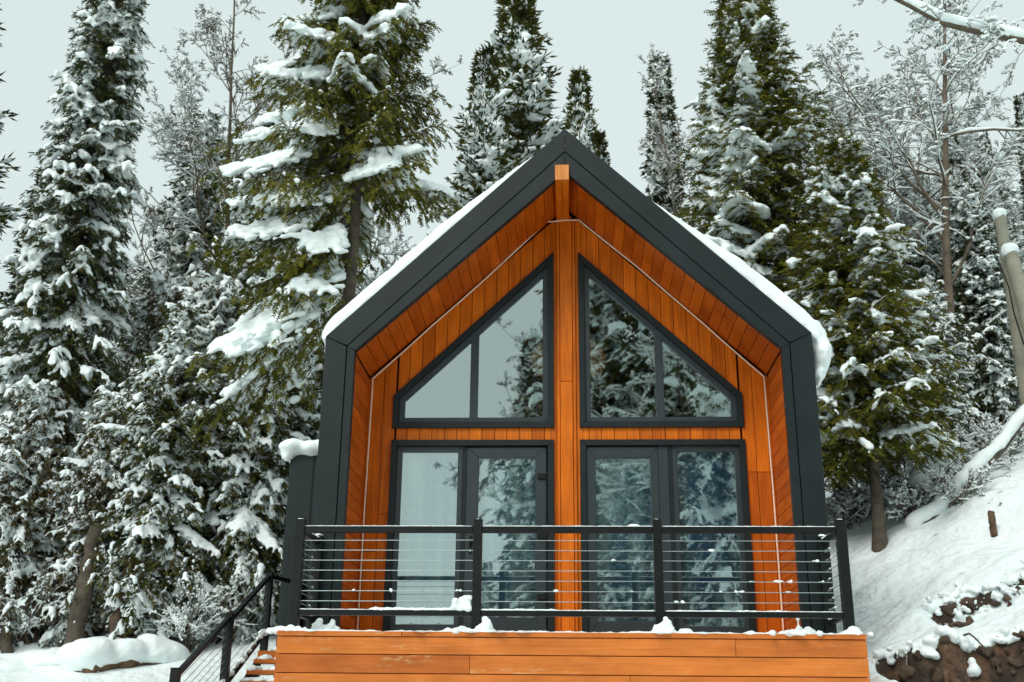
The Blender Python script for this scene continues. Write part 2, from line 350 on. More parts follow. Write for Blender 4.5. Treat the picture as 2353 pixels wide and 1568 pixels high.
# ------------------------------------------------------------------ the setting: ground
def terrain(x, y):
    x = np.asarray(x, float); y = np.asarray(y, float)
    z = -2.2+np.clip(y+9, 0, 12)*.12+np.clip(y-3, 0, 4.5)*.30+np.clip(y-7.5, 0, 60)*.17
    add = 5.2*(1-np.exp(-np.clip(x-.8, 0, 40)/7.5))*(.72+.28*ss(y, 0, 5))*ss(y, -9, -1)
    z = z+add
    z = z+(.07*noise(x, y, 3.1, 12)+.04*noise(x, y, 5.7, 13)+.09*noise(x, y, 1.4, 14))*ss(x, 2.6, 4)*ss(y, .3, 1.2)+.10*noise(x, y, .9, 1)+.05*noise(x, y, 2.3, 2)*ss(np.abs(x), 2, 4)+.018*noise(x, y, 7, 3)
    yc = .62+.35*noise(x, 0*x, 1.6, 5)+.12*noise(x, 0*x, 6., 6)+.25*(x-3.5)*.3
    z = z-(1.25+.2*noise(x, y, 2, 8))*ss(yc-y, -.02, .30)*ss(x, 2.75, 3.3)*(1-ss(x, 12, 16))
    yc2 = 1.75+.3*noise(x, 0*x, 1.3, 9)+.1*noise(x, 0*x, 7., 4)
    z = z-.24*ss(yc2-y, -.02, .16)*ss(x, 3.6, 3.9)*(1-ss(x, 5.0, 5.4))
    # level under and around the cabin
    inside = ss(x, -3.2, -2.6)*(1-ss(x, 2.3, 2.46))*ss(y, -1, .5)*(1-ss(y, 8.0, 9.2))
    z = np.where(inside > 0, z*(1-inside)+np.minimum(z, -.45)*inside, z)
    return z
def ground_hit(u, v):
    d = at(u, v, Y=0)-np.array(CAM)
    for k in range(2000):
        p = np.array(CAM)+d*(.4+k*.004)
        if p[2] < terrain(p[0], p[1]): return p
    return p
def build_ground():
    xs = np.concatenate([np.linspace(-145, -16, 22)[:-1], np.arange(-16, 2.4, .16), np.arange(2.4, 7.4, .055), np.arange(7.4, 18, .16), np.linspace(18, 145, 22)])
    ys = np.concatenate([np.linspace(-145, -14, 20)[:-1], np.arange(-14, -1.2, .2), np.arange(-1.2, 2.6, .05), np.arange(2.6, 30, .16), np.linspace(30, 145, 22)])
    X, Y = np.meshgrid(xs, ys, indexing='ij'); Z = terrain(X, Y)
    V = np.stack([X, Y, Z], -1).reshape(-1, 3); a = np.arange(len(xs)*len(ys)).reshape(len(xs), len(ys))
    F = np.stack([a[:-1, :-1], a[1:, :-1], a[1:, 1:], a[:-1, 1:]], -1).reshape(-1, 4)
    return tag(link('ground', npmesh('ground', V, F), 'ground', smooth=True), 'snow-covered sloping ground with a bare brown earth bank', kind='structure')
build_ground()
# ------------------------------------------------------------------ the cabin
random.seed(4)
WO, ZE, ZR = 2.47, 3.0, 5.38           # outer half width, eave, ridge
WI, ZEI, ZRI = 2.16, 2.845, 4.86       # inner edge of the trim
R = 1.0; YB = 7.2
SLI = (ZRI-ZEI)/WI; SLO = (ZR-ZE)/WO
def lin(x): return ZRI-SLI*abs(x)      # underside line
def cabin():
    root = empty('cabin', (0, 0, 0), label='small steep-gabled cabin with dark metal trim, orange boards and large windows', cat='cabin')
    # front trim: outer strip and inner strip with a seam between
    t = MB(); sx, sz = .075, .0
    for s in (-1, 1):
        mo = (s*(WI+.085), ZEI+.045); ap = (0, 5.10)
        P = lambda *q: [(a, b) for a, b in q]
        t.prism(P((s*WO, -1.0), (s*WO, ZE), (mo[0]+s*.004, mo[1]+.002), (mo[0]+s*.004, -1.0)), -.02, .09)
        t.prism(P((mo[0]-s*.004, -1.0), (mo[0]-s*.004, mo[1]), (s*WI, ZEI), (s*WI, -1.0)), -.018, .07)
        t.prism(P((s*WO, ZE+.002), (0+s*.001, ZR), (s*.001, ap[1]+.006), (mo[0], mo[1]+.012)), -.022, .09)
        t.prism(P((mo[0], mo[1]+.002), (s*.001, ap[1]-.005), (s*.001, ZRI), (s*WI, ZEI+.002)), -.018, .07)
    t.build('gable_trim', 'trim', root, .004)
    # roof and side walls
    rf = MB()
    for s in (-1, 1):
        d = .22
        rf.prism([(s*(WO-.003), ZE-.004), (s*.001, ZR-.004), (s*.001, ZR-.30), (s*(WO-.2), ZE-.17)], .092, YB, .5)
    rf.build('roof', 'trim', root)
    for s in (-1, 1):
        sw = MB(); sw.box(*sorted((s*(WI+.05), s*(WO-.01))), .092, YB-.05, -1.0, ZE-.12, .5)
        for k in range(1, 15):       # standing seams on the side cladding
            y = .1+k*.47; sw.box(*sorted((s*(WO-.012), s*(WO+.012))), y, y+.02, -1.0, ZE-.14, .5)
        sw.build('side_wall', 'trim', root)
    bw = MB(); bw.prism([(-WI-.1, -.9), (WI+.1, -.9), (WI+.1, ZE-.1), (0, ZR-.15), (-WI-.1, ZE-.1)], YB-.12, YB-.02); bw.build('back_wall', 'trim', root)
    # soffit: boards running front to back, on the slopes and the side cheeks
    o = .035
    b = MB(); th = math.atan(SLI); n = 21
    L = math.hypot(WI, ZRI-ZEI)
    for s in (-1, 1):
        for k in range(n):
            a0 = k/n*L+.0035; a1 = (k+1)/n*L-.0035
            def pt(a, h): return (s*a*math.cos(th)-s*0+s*h*math.sin(th), ZRI-a*math.sin(th)+h*math.cos(th)+.01)
            q = [pt(a0, o), pt(a1, o), pt(a1, o+.02), pt(a0, o+.02)]
            p = [(x, .06, z) for x, z in q]+[(x, R-.003, z) for x, z in q]
            b.hexa(p, None, 1)
    b.build('soffit', 'shaded_soffit_wood', root)
    n = 22
    for s in (-1, 1):
        b = MB()
        for k in range(n):
            z0 = k/n*(ZEI+.02)+.0035; z1 = (k+1)/n*(ZEI+.02)-.0035
            b.box(*sorted((s*(WI+o-.005), s*(WI+o+.013))), .06, R-.003, z0, z1, None, 1)
        b.build('side_lining', 'shaded_soffit_wood', root)
    bk = MB()
    for s in (-1, 1):
        bk.prism([(s*(WI+o+.02), -.1), (s*(WI+o+.02), ZEI+.05), (s*.002, ZRI+.07), (s*.002, ZRI+.12), (s*(WI+.08), ZEI+.09), (s*(WI+.08), -.1)] , .05, R-.001, .5)
    bk.build('lining_backing', 'dark', root)
    # front wall boards
    w = MB(); bwid = .1365; g = .003
    def wtop(x): return ZRI+.03-SLI*abs(x)
    def slope_top(x): return 4.353-.962*(abs(x)-.139)      # outer edge of the upper casing
    xs = [0.105+.0]
    while xs[-1] < WI+.03: xs.append(xs[-1]+bwid)
    for s in (-1, 1):
        for i in range(len(xs)-1):
            a, c = xs[i]+g, min(xs[i+1]-g, WI+.032)
            if c <= a: continue
            def q(x0, x1, z00, z01, z10, z11):   # z at x0 bottom/top, x1 bottom/top
                w.prism([(s*x0, z00), (s*x1, z10), (s*x1, z11), (s*x0, z01)], R, R+.02, None, 2)
            if a < 1.86 and c > .17:
                a2 = max(a, .15); c2 = min(c, 1.89)
                q(max(a, .174), c, 2.10, 2.33, 2.10, 2.33)
                lo0 = slope_top(a)-.04; lo1 = slope_top(c)-.04
                if a < .15:
                    q(a, .17, 0, wtop(a), 0, wtop(.17)); q(.174, c, lo0, wtop(.174), lo1, wtop(c))
                else: q(a, c, lo0, wtop(a), lo1, wtop(c))
                if c > 1.86: q(1.86, c, 0, wtop(1.86), 0, wtop(c))
            else:
                j = random.choice([.95, 1.35, 1.8, 9]) if c > 1.9 else 9
                if j < 3: q(a, c, 0, j-.003, 0, j-.003); q(a, c, j+.003, wtop(a), j+.003, wtop(c))
                else: q(a, c, 0, wtop(a), 0, wtop(c))
    w.build('front_wall', 'wall_wood', root)
    wb = MB(); 
    for s in (-1, 1):
        wb.prism([(s*.002, 0), (s*.17, 0), (s*.17, 4.75), (s*.002, 4.8)], R+.021, R+.03)
        wb.prism([(s*1.88, 0), (s*2.2, 0), (s*2.2, 2.83), (s*1.88, 3.1)], R+.021, R+.03)
        wb.prism([(s*.171, 2.13), (s*1.879, 2.13), (s*1.879, 2.30), (s*.171, 2.30)], R+.021, R+.03)
        wb.prism([(s*.171, slope_top(.17)-.03), (s*1.879, slope_top(1.879)-.03), (s*1.879, wtop(1.879)), (s*.171, wtop(.17))], R+.021, R+.03)
    wb.build('wall_backing', 'dark', root)
    # boxed centre post
    p = MB(); p.box(-.067, .067, R-.045, R-.001, 0, 2.80, .75, 2); p.box(-.067, .067, R-.045, R-.001, 2.806, 4.80, .62, 2)
    p.box(-.104, -.071, R-.03, R-.001, 0, 4.75, .5, 2); p.box(.071, .104, R-.03, R-.001, 0, 4.75, .4, 2)
    p.build('centre_post', 'wall_wood', root, .003)
    bm_ = MB()
    bm_.box(-.105, -.033, -.03, R, 4.75, 4.925, .55, 1); bm_.box(-.030, .042, -.03, R, 4.75, 4.925, .7, 1)
    be = bm_.build('ridge_beam', 'wall_wood', root, .003)
    e = MB(); e.box(-.106, -.033, -.048, -.031, 4.749, 4.926, .4, 2); e.box(-.0325, .043, -.048, -.031, 4.749, 4.926, .6, 2); e.build('end_grain', 'end_grain', be)
    # windows
    for s in (-1, 1):
        out = [(s*.139, 4.353), (s*1.905, 2.655), (s*1.905, 2.285), (s*.139, 2.285)]
        i1 = inset(out, .066); i2 = inset(out, .124)
        f = MB(); f.ring(out, i1, R-.035, R+.04); wd = f.build('upper_window', 'frame', root, .003)
        f = MB(); f.ring(inset(out, .064), i2, R+.005, R+.06)
        # mullion
        top = lambda x: i2[0][1]-(i2[0][1]-i2[1][1])/(abs(i2[1][0])-abs(i2[0][0]))*(abs(x)-abs(i2[0][0]))
        f.prism([(s*.977, 2.40), (s*1.064, 2.40), (s*1.064, top(1.064)+.005), (s*.977, top(.977)+.005)], R+.004, R+.058); f.build('sash', 'sash', wd, .003)
        for (a, c) in ((abs(i2[0][0]), .977), (1.064, abs(i2[1][0]))):
            g_ = bpy.data.meshes.new('pane'); g_.from_pydata([(s*a, R+.035, i2[2][1]), (s*c, R+.035, i2[2][1]), (s*c, R+.035, top(c)), (s*a, R+.035, top(a))], [], [(0, 1, 2, 3)] if s > 0 else [(3, 2, 1, 0)])
            link('pane', g_, 'glass', wd)
    def pane(x0, x1, z0, z1, par):
        g_ = bpy.data.meshes.new('pane'); g_.from_pydata([(x0, R+.035, z0), (x1, R+.035, z0), (x1, R+.035, z1), (x0, R+.035, z1)], [], [(0, 1, 2, 3)]); link('pane', g_, 'glass', par)
    for s in (-1, 1):
        rect = lambda a, c, z0, z1: [(s*a, z0), (s*c, z0), (s*c, z1), (s*a, z1)]
        f = MB(); f.ring(rect(.139, 1.905, 0.0, 2.15), rect(.205, 1.839, .07, 2.085), R-.035, R+.04); fw_ = f.build('door_frame', 'frame', root, .003)
        fx = MB(); fx.ring(rect(1.125, 1.841, .068, 2.087), rect(1.177, 1.787, .208, 2.026), R+.004, R+.06); fo = fx.build('side_light', 'sash', root, .003)
        pane(*sorted((s*1.177, s*1.787)), .208, 2.026, fo)
        ft = MB(); ft.box(*sorted((s*1.081, s*1.124)), R+.002, R+.06, .07, 2.084, .4); ft.build('mullion', 'frame', fw_)
        if s < 0:
            a, c, z0, z1 = .341, .951, .285, 1.96
            lf = MB(); lf.ring(rect(.222, 1.079, .072, 2.072), rect(a, c, z0, z1), R-.004, R+.055); lo = lf.build('glazed_door', 'sash', root, .004)
            pane(-c, -a, z0, z1, lo)
            h = MB(); h.box(-1.035, -1.005, R-.016, R-.004, .93, 1.12, .5); h.box(-1.033, -1.008, R-.05, R-.016, 1.035, 1.06, .5); h.box(-1.033, -.92, R-.062, R-.045, 1.037, 1.058, .5); ho = h.build('handle', 'rail', lo, .003)
            k = MB(); k.box(-1.026, -1.014, R-.022, R-.016, .95, .975); k.build('keyhole', 'chrome', lo)
            for z in (1.72, 1.08, .46):
                h = MB(); h.box(-.315, -.222, R-.03, R-.004, z, z+.06); h.box(-.222, -.205, R-.04, R-.005, z-.06, z+.07); h.build('hinge', 'rail', lo, .004)
        else:
            a, c, z0, z1 = .305, .888, .255, 1.957
            lf = MB(); lf.ring(rect(.204, .972, .072, 2.075), rect(a, c, z0, z1), R-.004, R+.055); lf.box(.972, 1.08, R+.001, R+.06, .07, 2.085)
            lo = lf.build('glazed_door', 'sash', root, .004); pane(a, c, z0, z1, lo)
    # room behind the glass
    rm = MB(); rm.box(-2.15, 2.15, 1.1, 7.0, -.08, .0); rm.box(-2.2, -2.16, 1.05, 7.0, 0, 2.95); rm.box(2.16, 2.2, 1.05, 7.0, 0, 2.95); rm.box(-2.16, 2.16, 5.6, 5.65, 0, 5.)
    rm.build('room', 'room', root)
    # entrance annex on the left side
    an = MB(); an.box(-3.66, -2.49, 3.45, 6.0, -.7, 2.62, .5)
    ao = an.build('annex', 'trim', root, .01)
    for x in (-3.35,):
        q = MB(); q.box(x, x+.012, 3.438, 3.449, 0.1, 2.58, .5); q.build('cladding_seam', 'rail', ao)
    q = MB(); q.ring([(-3.12, 0), (-2.5, 0), (-2.5, 2.12), (-3.12, 2.12)], [(-3.05, .02), (-2.56, .02), (-2.56, 2.05), (-3.05, 2.05)], 3.40, 3.449, .5); q.build('door_frame', 'trim', ao, .004)
    q = MB(); q.box(-3.05, -2.56, 3.43, 3.448, .02, 2.05); q.build('door', 'dark', ao)
    return root
cabin()
# pale cord following the corner
def cord():
    pts = [(-2.165, R-.03, .02), (-2.16, R-.028, 1.4), (-2.145, R-.03, 2.85), (-1.5, R-.03, 3.475), (-.9, R-.032, 4.045), (-.22, R-.03, 4.735), (.0, R-.06, 4.742), (.15, R-.03, 4.757), (.8, R-.03, 4.17), (1.5, R-.03, 3.49), (2.15, R-.03, 2.845), (2.165, R-.028, 1.4), (2.17, R-.03, .02)]
    P = []
    for a, b in zip(pts[:-1], pts[1:]):
        for k in range(6):
            t = k/6; p = np.array(a)*(1-t)+np.array(b)*t; P.append(p+np.array([0, 0, -.004*math.sin(t*math.pi)]))
    P.append(np.array(pts[-1])); P = np.array(P)[None]
    V, F = tubes(P, np.full(P.shape[:2], .0095), 6)
    tag(link('cord', npmesh('cord', V, F), 'cord', smooth=True), 'thin pale cord strung along the gable corner under the ridge beam', 'cord')
cord()
def lamp():
    root = empty('pendant_lamp', (.02, 2.1, 3.42), label='wide woven rattan pendant lamp seen through the upper windows', cat='lamp')
    rng = np.random.default_rng(5)
    bv, bf = ICO3; V = bv*np.array([.47, .47, .27]); V = V*(1+rng.uniform(-.05, .05, (len(V), 1)))
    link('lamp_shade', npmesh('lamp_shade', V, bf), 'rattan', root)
    P = np.array([[(0, 0, .25), (0, 0, .8), (0, 0, 1.35)]], float); v, f = tubes(P, np.full((1, 3), .008), 6); link('flex', npmesh('flex', v, f), 'rail', root)
lamp()
def curtain(x0, x1, label):
    n = 90; xs = np.linspace(x0, x1, n); zs = np.linspace(.02, 2.12, 12)
    X, Z = np.meshgrid(xs, zs, indexing='ij'); Y = R+.14+.022*np.sin(X*38+1.3*np.sin(X*7))+.01*np.sin(X*17+Z*.7)
    V = np.stack([X, Y, Z], -1).reshape(-1, 3); a = np.arange(n*12).reshape(n, 12)
    F = np.stack([a[:-1, :-1], a[1:, :-1], a[1:, 1:], a[:-1, 1:]], -1).reshape(-1, 4)
    return tag(link('curtain', npmesh('curtain', V, F), 'curtain', smooth=True), label, 'curtain')
curtain(-1.84, -.2, 'sheer dotted curtain behind the left-hand lower glass doors')
curtain(.2, 1.84, 'sheer dotted blue curtain behind the right-hand lower glass doors')
# ------------------------------------------------------------------ deck
D = .79; DF = -D-.12; DW = 2.5
def deck():
    root = empty('deck', (0, DF, 0), label='raised wooden deck with weathered orange plank fascia under the railing', cat='deck'); root.location = (0, 0, 0)
    m = MB()
    def row(z0, z1, joints, y=DF):
        xs = [-DW]+joints+[DW]
        for a, b in zip(xs[:-1], xs[1:]): m.box(a+.0015, b-.0015, y, y+.03, z0+.002, z1-.002, None, 0)
    row(-.19, -.045, [1.41]); row(-.345, -.193, [-.83]); row(-.50, -.348, [.52]); row(-.655, -.503, [-1.2]); row(-.81, -.658, [.9]); row(-.965, -.813, [-.2]); row(-1.12, -.968, [])
    m.build('fascia', 'deck_wood', root, .003)
    m = MB(); m.box(-DW-.0, -1.42, DF-.012, DF+.12, -.042, -.001, .5); m.box(-1.416, DW, DF-.012, DF+.12, -.042, -.001, .6); m.build('edge_cap', 'deck_wood', root, .003)
    m = MB(); y = DF+.125
    while y < R-.02:
        m.box(-DW+.002, DW-.002, y, min(y+.135, R), -.035, -.003, None, 0); y += .142
    m.build('floor_boards', 'deck_wood', root)
    for s in (-1, 1):
        m = MB()
        for z in (-.19, -.345, -.50, -.655, -.81, -.965): m.box(*sorted((s*(DW-.03), s*(DW-.002))), DF+.032, R, z, z+.148, None, 1)
        m.build('side_skirt', 'deck_wood', root)
    for x in (-2.3, 0, 2.3):
        for y in (-.7, .7):
            m = MB(); m.box(x-.07, x+.07, y-.07, y+.07, -2.4, -.04, None, 2); m.build('support_post', 'deck_wood', root)
    m = MB(); m.box(-3.50, -2.52, 2.13, 3.40, -.045, -.003, None, 0); m.box(-3.50, -2.52, 2.10, 2.127, -.13, -.003, None, 0)
    m.build('landing', 'deck_wood', root)
deck()
def cyl(name, a, b, r, m, parent, k=8):
    P = np.array([[a, (np.array(a)+np.array(b))/2, b]], float); V, F = tubes(P, np.full((1, 3), r), k)
    return link(name, npmesh(name, V, F), m, parent, True)
PX = [-2.395, -.792, .795, 2.395]; ZT = .89; ZB = .165
def railing():
    root = empty('deck_railing', (0, 0, 0), label='black metal railing with steel cables along the front edge of the deck', cat='railing')
    root.location = (0, 0, 0)
    for i, x in enumerate(PX):
        w = .038 if i in (1, 2) else .043
        m = MB(); m.box(x-w, x+w, -D-.04, -D+.04, 0, ZT+.085, .5); m.box(x-w-.004, x+w+.004, -D-.044, -D+.044, ZT+.082, ZT+.09, .5); po = m.build('post', 'rail', root, .004)
        if 0:
            pass
    for a, b in zip(PX[:-1], PX[1:]):
        m = MB(); m.box(a+.04, b-.04, -D-.025, -D+.025, ZT-.028, ZT+.028, .5); m.build('top_rail', 'rail', root, .004)
        m = MB(); m.box(a+.04, b-.04, -D-.022, -D+.022, ZB-.024, ZB+.024, .5); m.build('bottom_rail', 'rail', root, .004)
        for k in range(7):
            z = ZB+.10+k*.0885; sg = .004*random.uniform(-1, 1)
            cyl('cable', (a+.03, -D, z+sg), (b-.03, -D, z-sg), .0034, 'cable', root, 6)
    for s in (-1, 1):
        x = s*2.395
        m = MB(); m.box(x-.04, x+.04, -.10, -.025, 0, ZT+.06, .5); m.build('post', 'rail', root, .004)
        m = MB(); m.box(x-.025, x+.025, -D+.04, -.10, ZT-.028, ZT+.028, .5); m.build('top_rail', 'rail', root, .004)
        m = MB(); m.box(x-.022, x+.022, -D+.04, -.10, ZB-.024, ZB+.024, .5); m.build('bottom_rail', 'rail', root, .004)
        for k in range(7):
            z = ZB+.10+k*.0885
            c = cyl('cable', (x, -D+.03, z), (x, -.06, z), .0034, 'cable', root, 6)
            cyl('turnbuckle', (x, -.30, z), (x, -.15, z), .011, 'cable', c, 8)
railing()
def stairs():
    st = empty('staircase', (0, 0, 0), label='open wooden staircase with snowy treads climbing left of the deck', cat='staircase')
    x0, x1 = -3.52, -2.56; n = 9
    for k in range(n):
        y = 2.12-.24*k; z = -.125*(k+1)+.02
        m = MB(); m.box(x0+.04, x1-.04, y-.24, y+.02, z-.045, z, None, 0); m.build('tread', 'deck_wood', st, .004)
    for x in (x0, x1-.04):
        m = MB(); m.bar((x+.02, 2.2, -.16), (x+.02, 2.12-.24*n, -.16-.125*n-.04), .04, .2); m.build('stringer', 'rail', st)
    rl = empty('stair_railing', (0, 0, 0), label='sloping black cable railing beside the snowy wooden stairs', cat='railing')
    XS = -3.6; P = [(2.70, .885), (1.27, .275), (-.21, -.345)]
    for y, z in P:
        m = MB(); m.box(XS-.04, XS+.04, y-.04, y+.04, z-1.0, z+.05, .5); m.box(XS-.045, XS+.045, y-.045, y+.045, z+.05, z+.058, .5); m.build('post', 'rail', rl, .004)
    for (ya, za), (yb, zb) in zip(P[:-1], P[1:]):
        m = MB(); m.bar((XS, ya-.04, za), (XS, yb+.04, zb), .05, .05); m.build('top_rail', 'rail', rl, .004)
        m = MB(); m.bar((XS, ya-.04, za-.67), (XS, yb+.04, zb-.67), .045, .045); m.build('bottom_rail', 'rail', rl, .004)
        for k in range(7):
            h = .08+k*.083; cyl('cable', (XS, ya, za-h), (XS, yb, zb-h), .0034, 'cable', rl, 6)
    m = MB(); m.box(-3.42, -3.34, 3.32, 3.40, 0, .93, .5); m.build('post', 'rail', rl, .004)
    m = MB(); m.bar((XS+.03, 2.74, .885), (-3.38, 3.36, .885), .05, .05); m.build('top_rail', 'rail', rl, .004)
stairs()
# ------------------------------------------------------------------ snow lying on the cabin, deck and rails
rs = np.random.default_rng(11)
def roof_snow(s, label):
    th = math.atan(SLO); nx, nz = math.sin(th)*s, math.cos(th); tx, tz = math.cos(th)*s, -math.sin(th)
    Ls = math.hypot(WO, ZR-ZE)
    a0, a1 = (.28, Ls+.05) if s < 0 else (1.22, Ls+.10)
    n, q = 90, 60
    A = np.linspace(a0, a1, n); Y = np.linspace(.03, YB-.1, q)**1.0; Y = .03+(Y-.03)
    Y = .03+(YB-.15)*np.linspace(0, 1, q)**1.7
    AA, YY = np.meshgrid(A, Y, indexing='ij')
    T = .175 if s > 0 else .155
    e = np.sqrt(np.clip(1-(1-np.clip((YY-.03)/.17, 0, 1))**2, 0, 1))
    e0 = np.sqrt(np.clip(1-(1-np.clip((AA-a0)/(.7 if s > 0 else .5), 0, 1))**2, 0, 1))*(.55+.45*ss(AA, a0, a0+1.4))
    e1 = np.sqrt(np.clip(1-(1-np.clip((a1-AA)/.22, 0, 1))**2, 0, 1))
    H = T*(1+.22*ss(AA, 1., 3.))*e*e0*e1*(1+.10*noise(AA, YY, 2.2, 1)+.05*noise(AA, YY, 6, 2))
    front = .02*noise(AA, YY*0, 9, 4)+.010*noise(AA, YY*0, 31, 5)
    yy = YY+front*(1-e)
    # the sheet droops past the eave
    Vt = np.stack([tx*AA+nx*(H+.004), yy, ZR+tz*AA+nz*(H+.004)], -1).reshape(-1, 3)
    Vb = np.stack([tx*AA+nx*.002, yy, ZR+tz*AA+nz*.002], -1).reshape(-1, 3)
    a = np.arange(n*q).reshape(n, q)
    F = np.stack([a[:-1, :-1], a[1:, :-1], a[1:, 1:], a[:-1, 1:]], -1).reshape(-1, 4)
    parts = [(Vt, F), (Vb, F[:, ::-1])]
    V, Fq = joinVF(parts); o = n*q
    ed = []
    for L in (a[0], a[-1]): ed.append(np.stack([L[:-1], L[1:], L[1:]+o, L[:-1]+o], -1))
    for L in (a[:, 0], a[:, -1]): ed.append(np.stack([L[:-1], L[1:], L[1:]+o, L[:-1]+o], -1))
    Fq = np.concatenate([Fq]+ed)
    tri = np.concatenate([Fq[:, [0, 1, 2]], Fq[:, [0, 2, 3]]])
    P = []; Sc = []
    if s > 0:      # the mass hanging over the right-hand eave
        for k in range(150):
            y = rs.uniform(.16, 6.5); t = rs.uniform(0, 1); P.append((WO+.02+.10*math.sin(t*2.6), y, ZE+.06-.42*t*(1 if y < 3 else .8))); Sc.append((.16, .16-.07*t, .16-.05*t))
        for t in np.linspace(0, 1, 14):
            P.append((WO+.03+.10*math.sin(t*2.7), .20+.05*math.sin(t*9), ZE+.10-.50*t)); Sc.append((.15, .13-.07*t, .14-.06*t))
    else:
        for k in range(60):
            y = rs.uniform(.10, 6.5); t = rs.uniform(0, 1); P.append((-WO-.02, y, ZE+.03-.14*t)); Sc.append((.12, .06-.02*t, .09))
    bV, bF = blobs(np.array(P), np.tile([[0, 1., 0]], (len(P), 1)), np.array(Sc), rs)
    V, F3 = joinVF([(V, tri), (bV, bF)])
    me = voxel('roof_snow', V, F3, .024, 1, .011, 8.)
    return tag(link('roof_snow', me, 'snow'), label, kind='stuff')
roof_snow(-1, 'snow blanket lying on the left roof slope of the cabin')
roof_snow(1, 'thick snow blanket on the right roof slope, drooping over the eave')
def lumps(name, label, pts, size=.012, jit=.22, amp=.004):
    """pts: (x,y,z,rx,ry,rz)"""
    A = np.array(pts, float); V, F = blobs(A[:, :3], rs.normal(0, 1, (len(A), 3))*np.array([1, .4, .5])*(A[:, 3:4] < .029)+np.array([1., 0, 0])*(A[:, 3:4] >= .029), A[:, 3:]*(1+.35*rs.normal(0, 1, (len(A), 1)).clip(-1, 1.5)*(A[:, 3:4] < .029)), rs, jit=jit)
    return tag(link(name, voxel(name, V, F, size, 1, amp, 22.), 'snow'), label, kind='stuff')
L = []
for k in range(420):                                    # thin lumpy snow on the cabin deck
    x = rs.uniform(-2.46, 2.46); y = rs.uniform(DF+.03, -.05); h = rs.uniform(.006, .018); L.append((x, y, .0, rs.uniform(.05, .12), rs.uniform(.05, .12), h))
for x in np.arange(-2.47, 2.47, .035):
    h = .005+.014*max(0, noise(x, 0, 5, 3))+rs.uniform(0, .010); L.append((x, DF+.035, .0, .03, .04, h))
def pile(x, y, w, h, n=26):
    dx, dy = rs.uniform(-.5, .5), rs.uniform(-.3, .3)
    for k in range(int(n*2.2)):
        t = rs.random()**1.4; r = w*(1-t)**.8*.85; a = rs.uniform(0, 6.28); s_ = rs.uniform(.008, .028)*(1.15-.4*t); x_ = x+dx*h*t; y_ = y+dy*h*t; L.append((x_+r*math.cos(a)*rs.random(), y_+.4*r*math.sin(a), t*h*rs.uniform(.6, 1), s_*1.3, s_, s_)); continue
        L.append((x+r*math.cos(a)*rs.random(), y+.4*r*math.sin(a), t*h, s_*1.2, s_, s_))
pile(-.70, -.83, .10, .16, 34); pile(.80, -.86, .13, .13, 40); pile(.84, -.86, .05, .16, 14); pile(-2.42, -.84, .20, .06, 30); pile(-2.16, -.45, .22, .12, 46); pile(-2.24, -.5, .10, .14, 30)
pile(2.15, -.35, .14, .10, 40); pile(2.06, -.4, .04, .17, 12); pile(2.42, -.84, .20, .05, 22); pile(-.95, -.84, .25, .05, 26); pile(1.0, -.85, .14, .04, 16); pile(1.9, -.85, .5, .03, 20)
lumps('deck_snow', 'thin crumbly snow with small heaps on the deck edge', L, .0125)
L = []
for a, b in zip(PX[:-1], PX[1:]):
    for x in np.arange(a+.06, b-.05, .03): L.append((x, -D, ZT+.028, .032, .022, .0105))
    for x in np.arange(a+.06, b-.05, .03): L.append((x, -D, ZB+.024, .032, .02, .0105+.006*max(0, noise(x, 5, 2.4, 2))))
for x in np.arange(-1.7, -.84, .025): L.append((x, -D, ZB+.028, .03, .024, .016+rs.uniform(0, .008)))
for x in np.arange(-.74, -.1, .025): L.append((x, -D, ZB+.028, .03, .022, .010+rs.uniform(0, .006)))
for x in np.arange(1.3, 1.9, .03): L.append((x, -D, ZB+.026, .03, .022, .008+rs.uniform(0, .008)))
for k in range(30): L.append((-.90+rs.uniform(-.09, .06), -D+rs.uniform(-.02, .02), ZB+.03+rs.uniform(0, .09), .032, .028, .028))
for k in range(12): L.append((-.87+rs.uniform(-.03, .03), -D, ZB+.11+rs.uniform(0, .035), .026, .022, .02))
for x in PX: L.append((x, -D, ZT+.09, .036, .036, .011))
for k in range(6): L.append((.60+rs.uniform(-.03, .03), -D, ZT+.035, .03, .024, .018))
for s in (-1, 1):
    for y in np.arange(-D+.05, -.12, .03): L.append((s*2.395, y, ZT+.028, .022, .03, .0105)); L.append((s*2.395, y, ZB+.024, .02, .03, .0105))
    L.append((s*2.395, -.06, ZT+.065, .04, .035, .016))
for (x, k) in ((-1.55, 1), (-.95, 1), (-1.9, 1), (-.1, 1), (.55, 1), (.42, 4), (1.25, 5), (1.33, 1), (1.5, 1), (1.8, 2), (1.9, 1), (1.6, 2), (1.44, 1), (1.85, 2), (2.15, 4), (2.2, 2), (1.93, 2), (.95, 0), (1.0, 0)):
    z = ZB+.10+k*.0885
    for j in range(4): L.append((x+rs.uniform(-.025, .025), -D, z+.006, .014, .010, .009))
for k in range(7):
    for j in range(9):
        z = ZB+.10+k*.0885; L.append((2.395, rs.uniform(-.40, -.15), z+.006, .009, .014, .008))
    for j in range(3):
        z = ZB+.10+k*.0885; L.append((-2.395, rs.uniform(-.3, -.12), z+.008, .010, .012, .008))
lumps('railing_snow', 'thin snow line and small clumps on the deck rails and cables', L, .0095, .25, .002)
L = []
for k in range(9):
    y = 2.12-.24*k; z = -.125*(k+1)+.02
    for j in range(30): L.append((rs.uniform(-3.44, -2.62), y-rs.uniform(.02, .2), z+.01, rs.uniform(.03, .07), .05, rs.uniform(.015, .045)))
for j in range(60): L.append((rs.uniform(-3.5, -2.6), rs.uniform(2.2, 3.3), .01, .08, .08, .05))
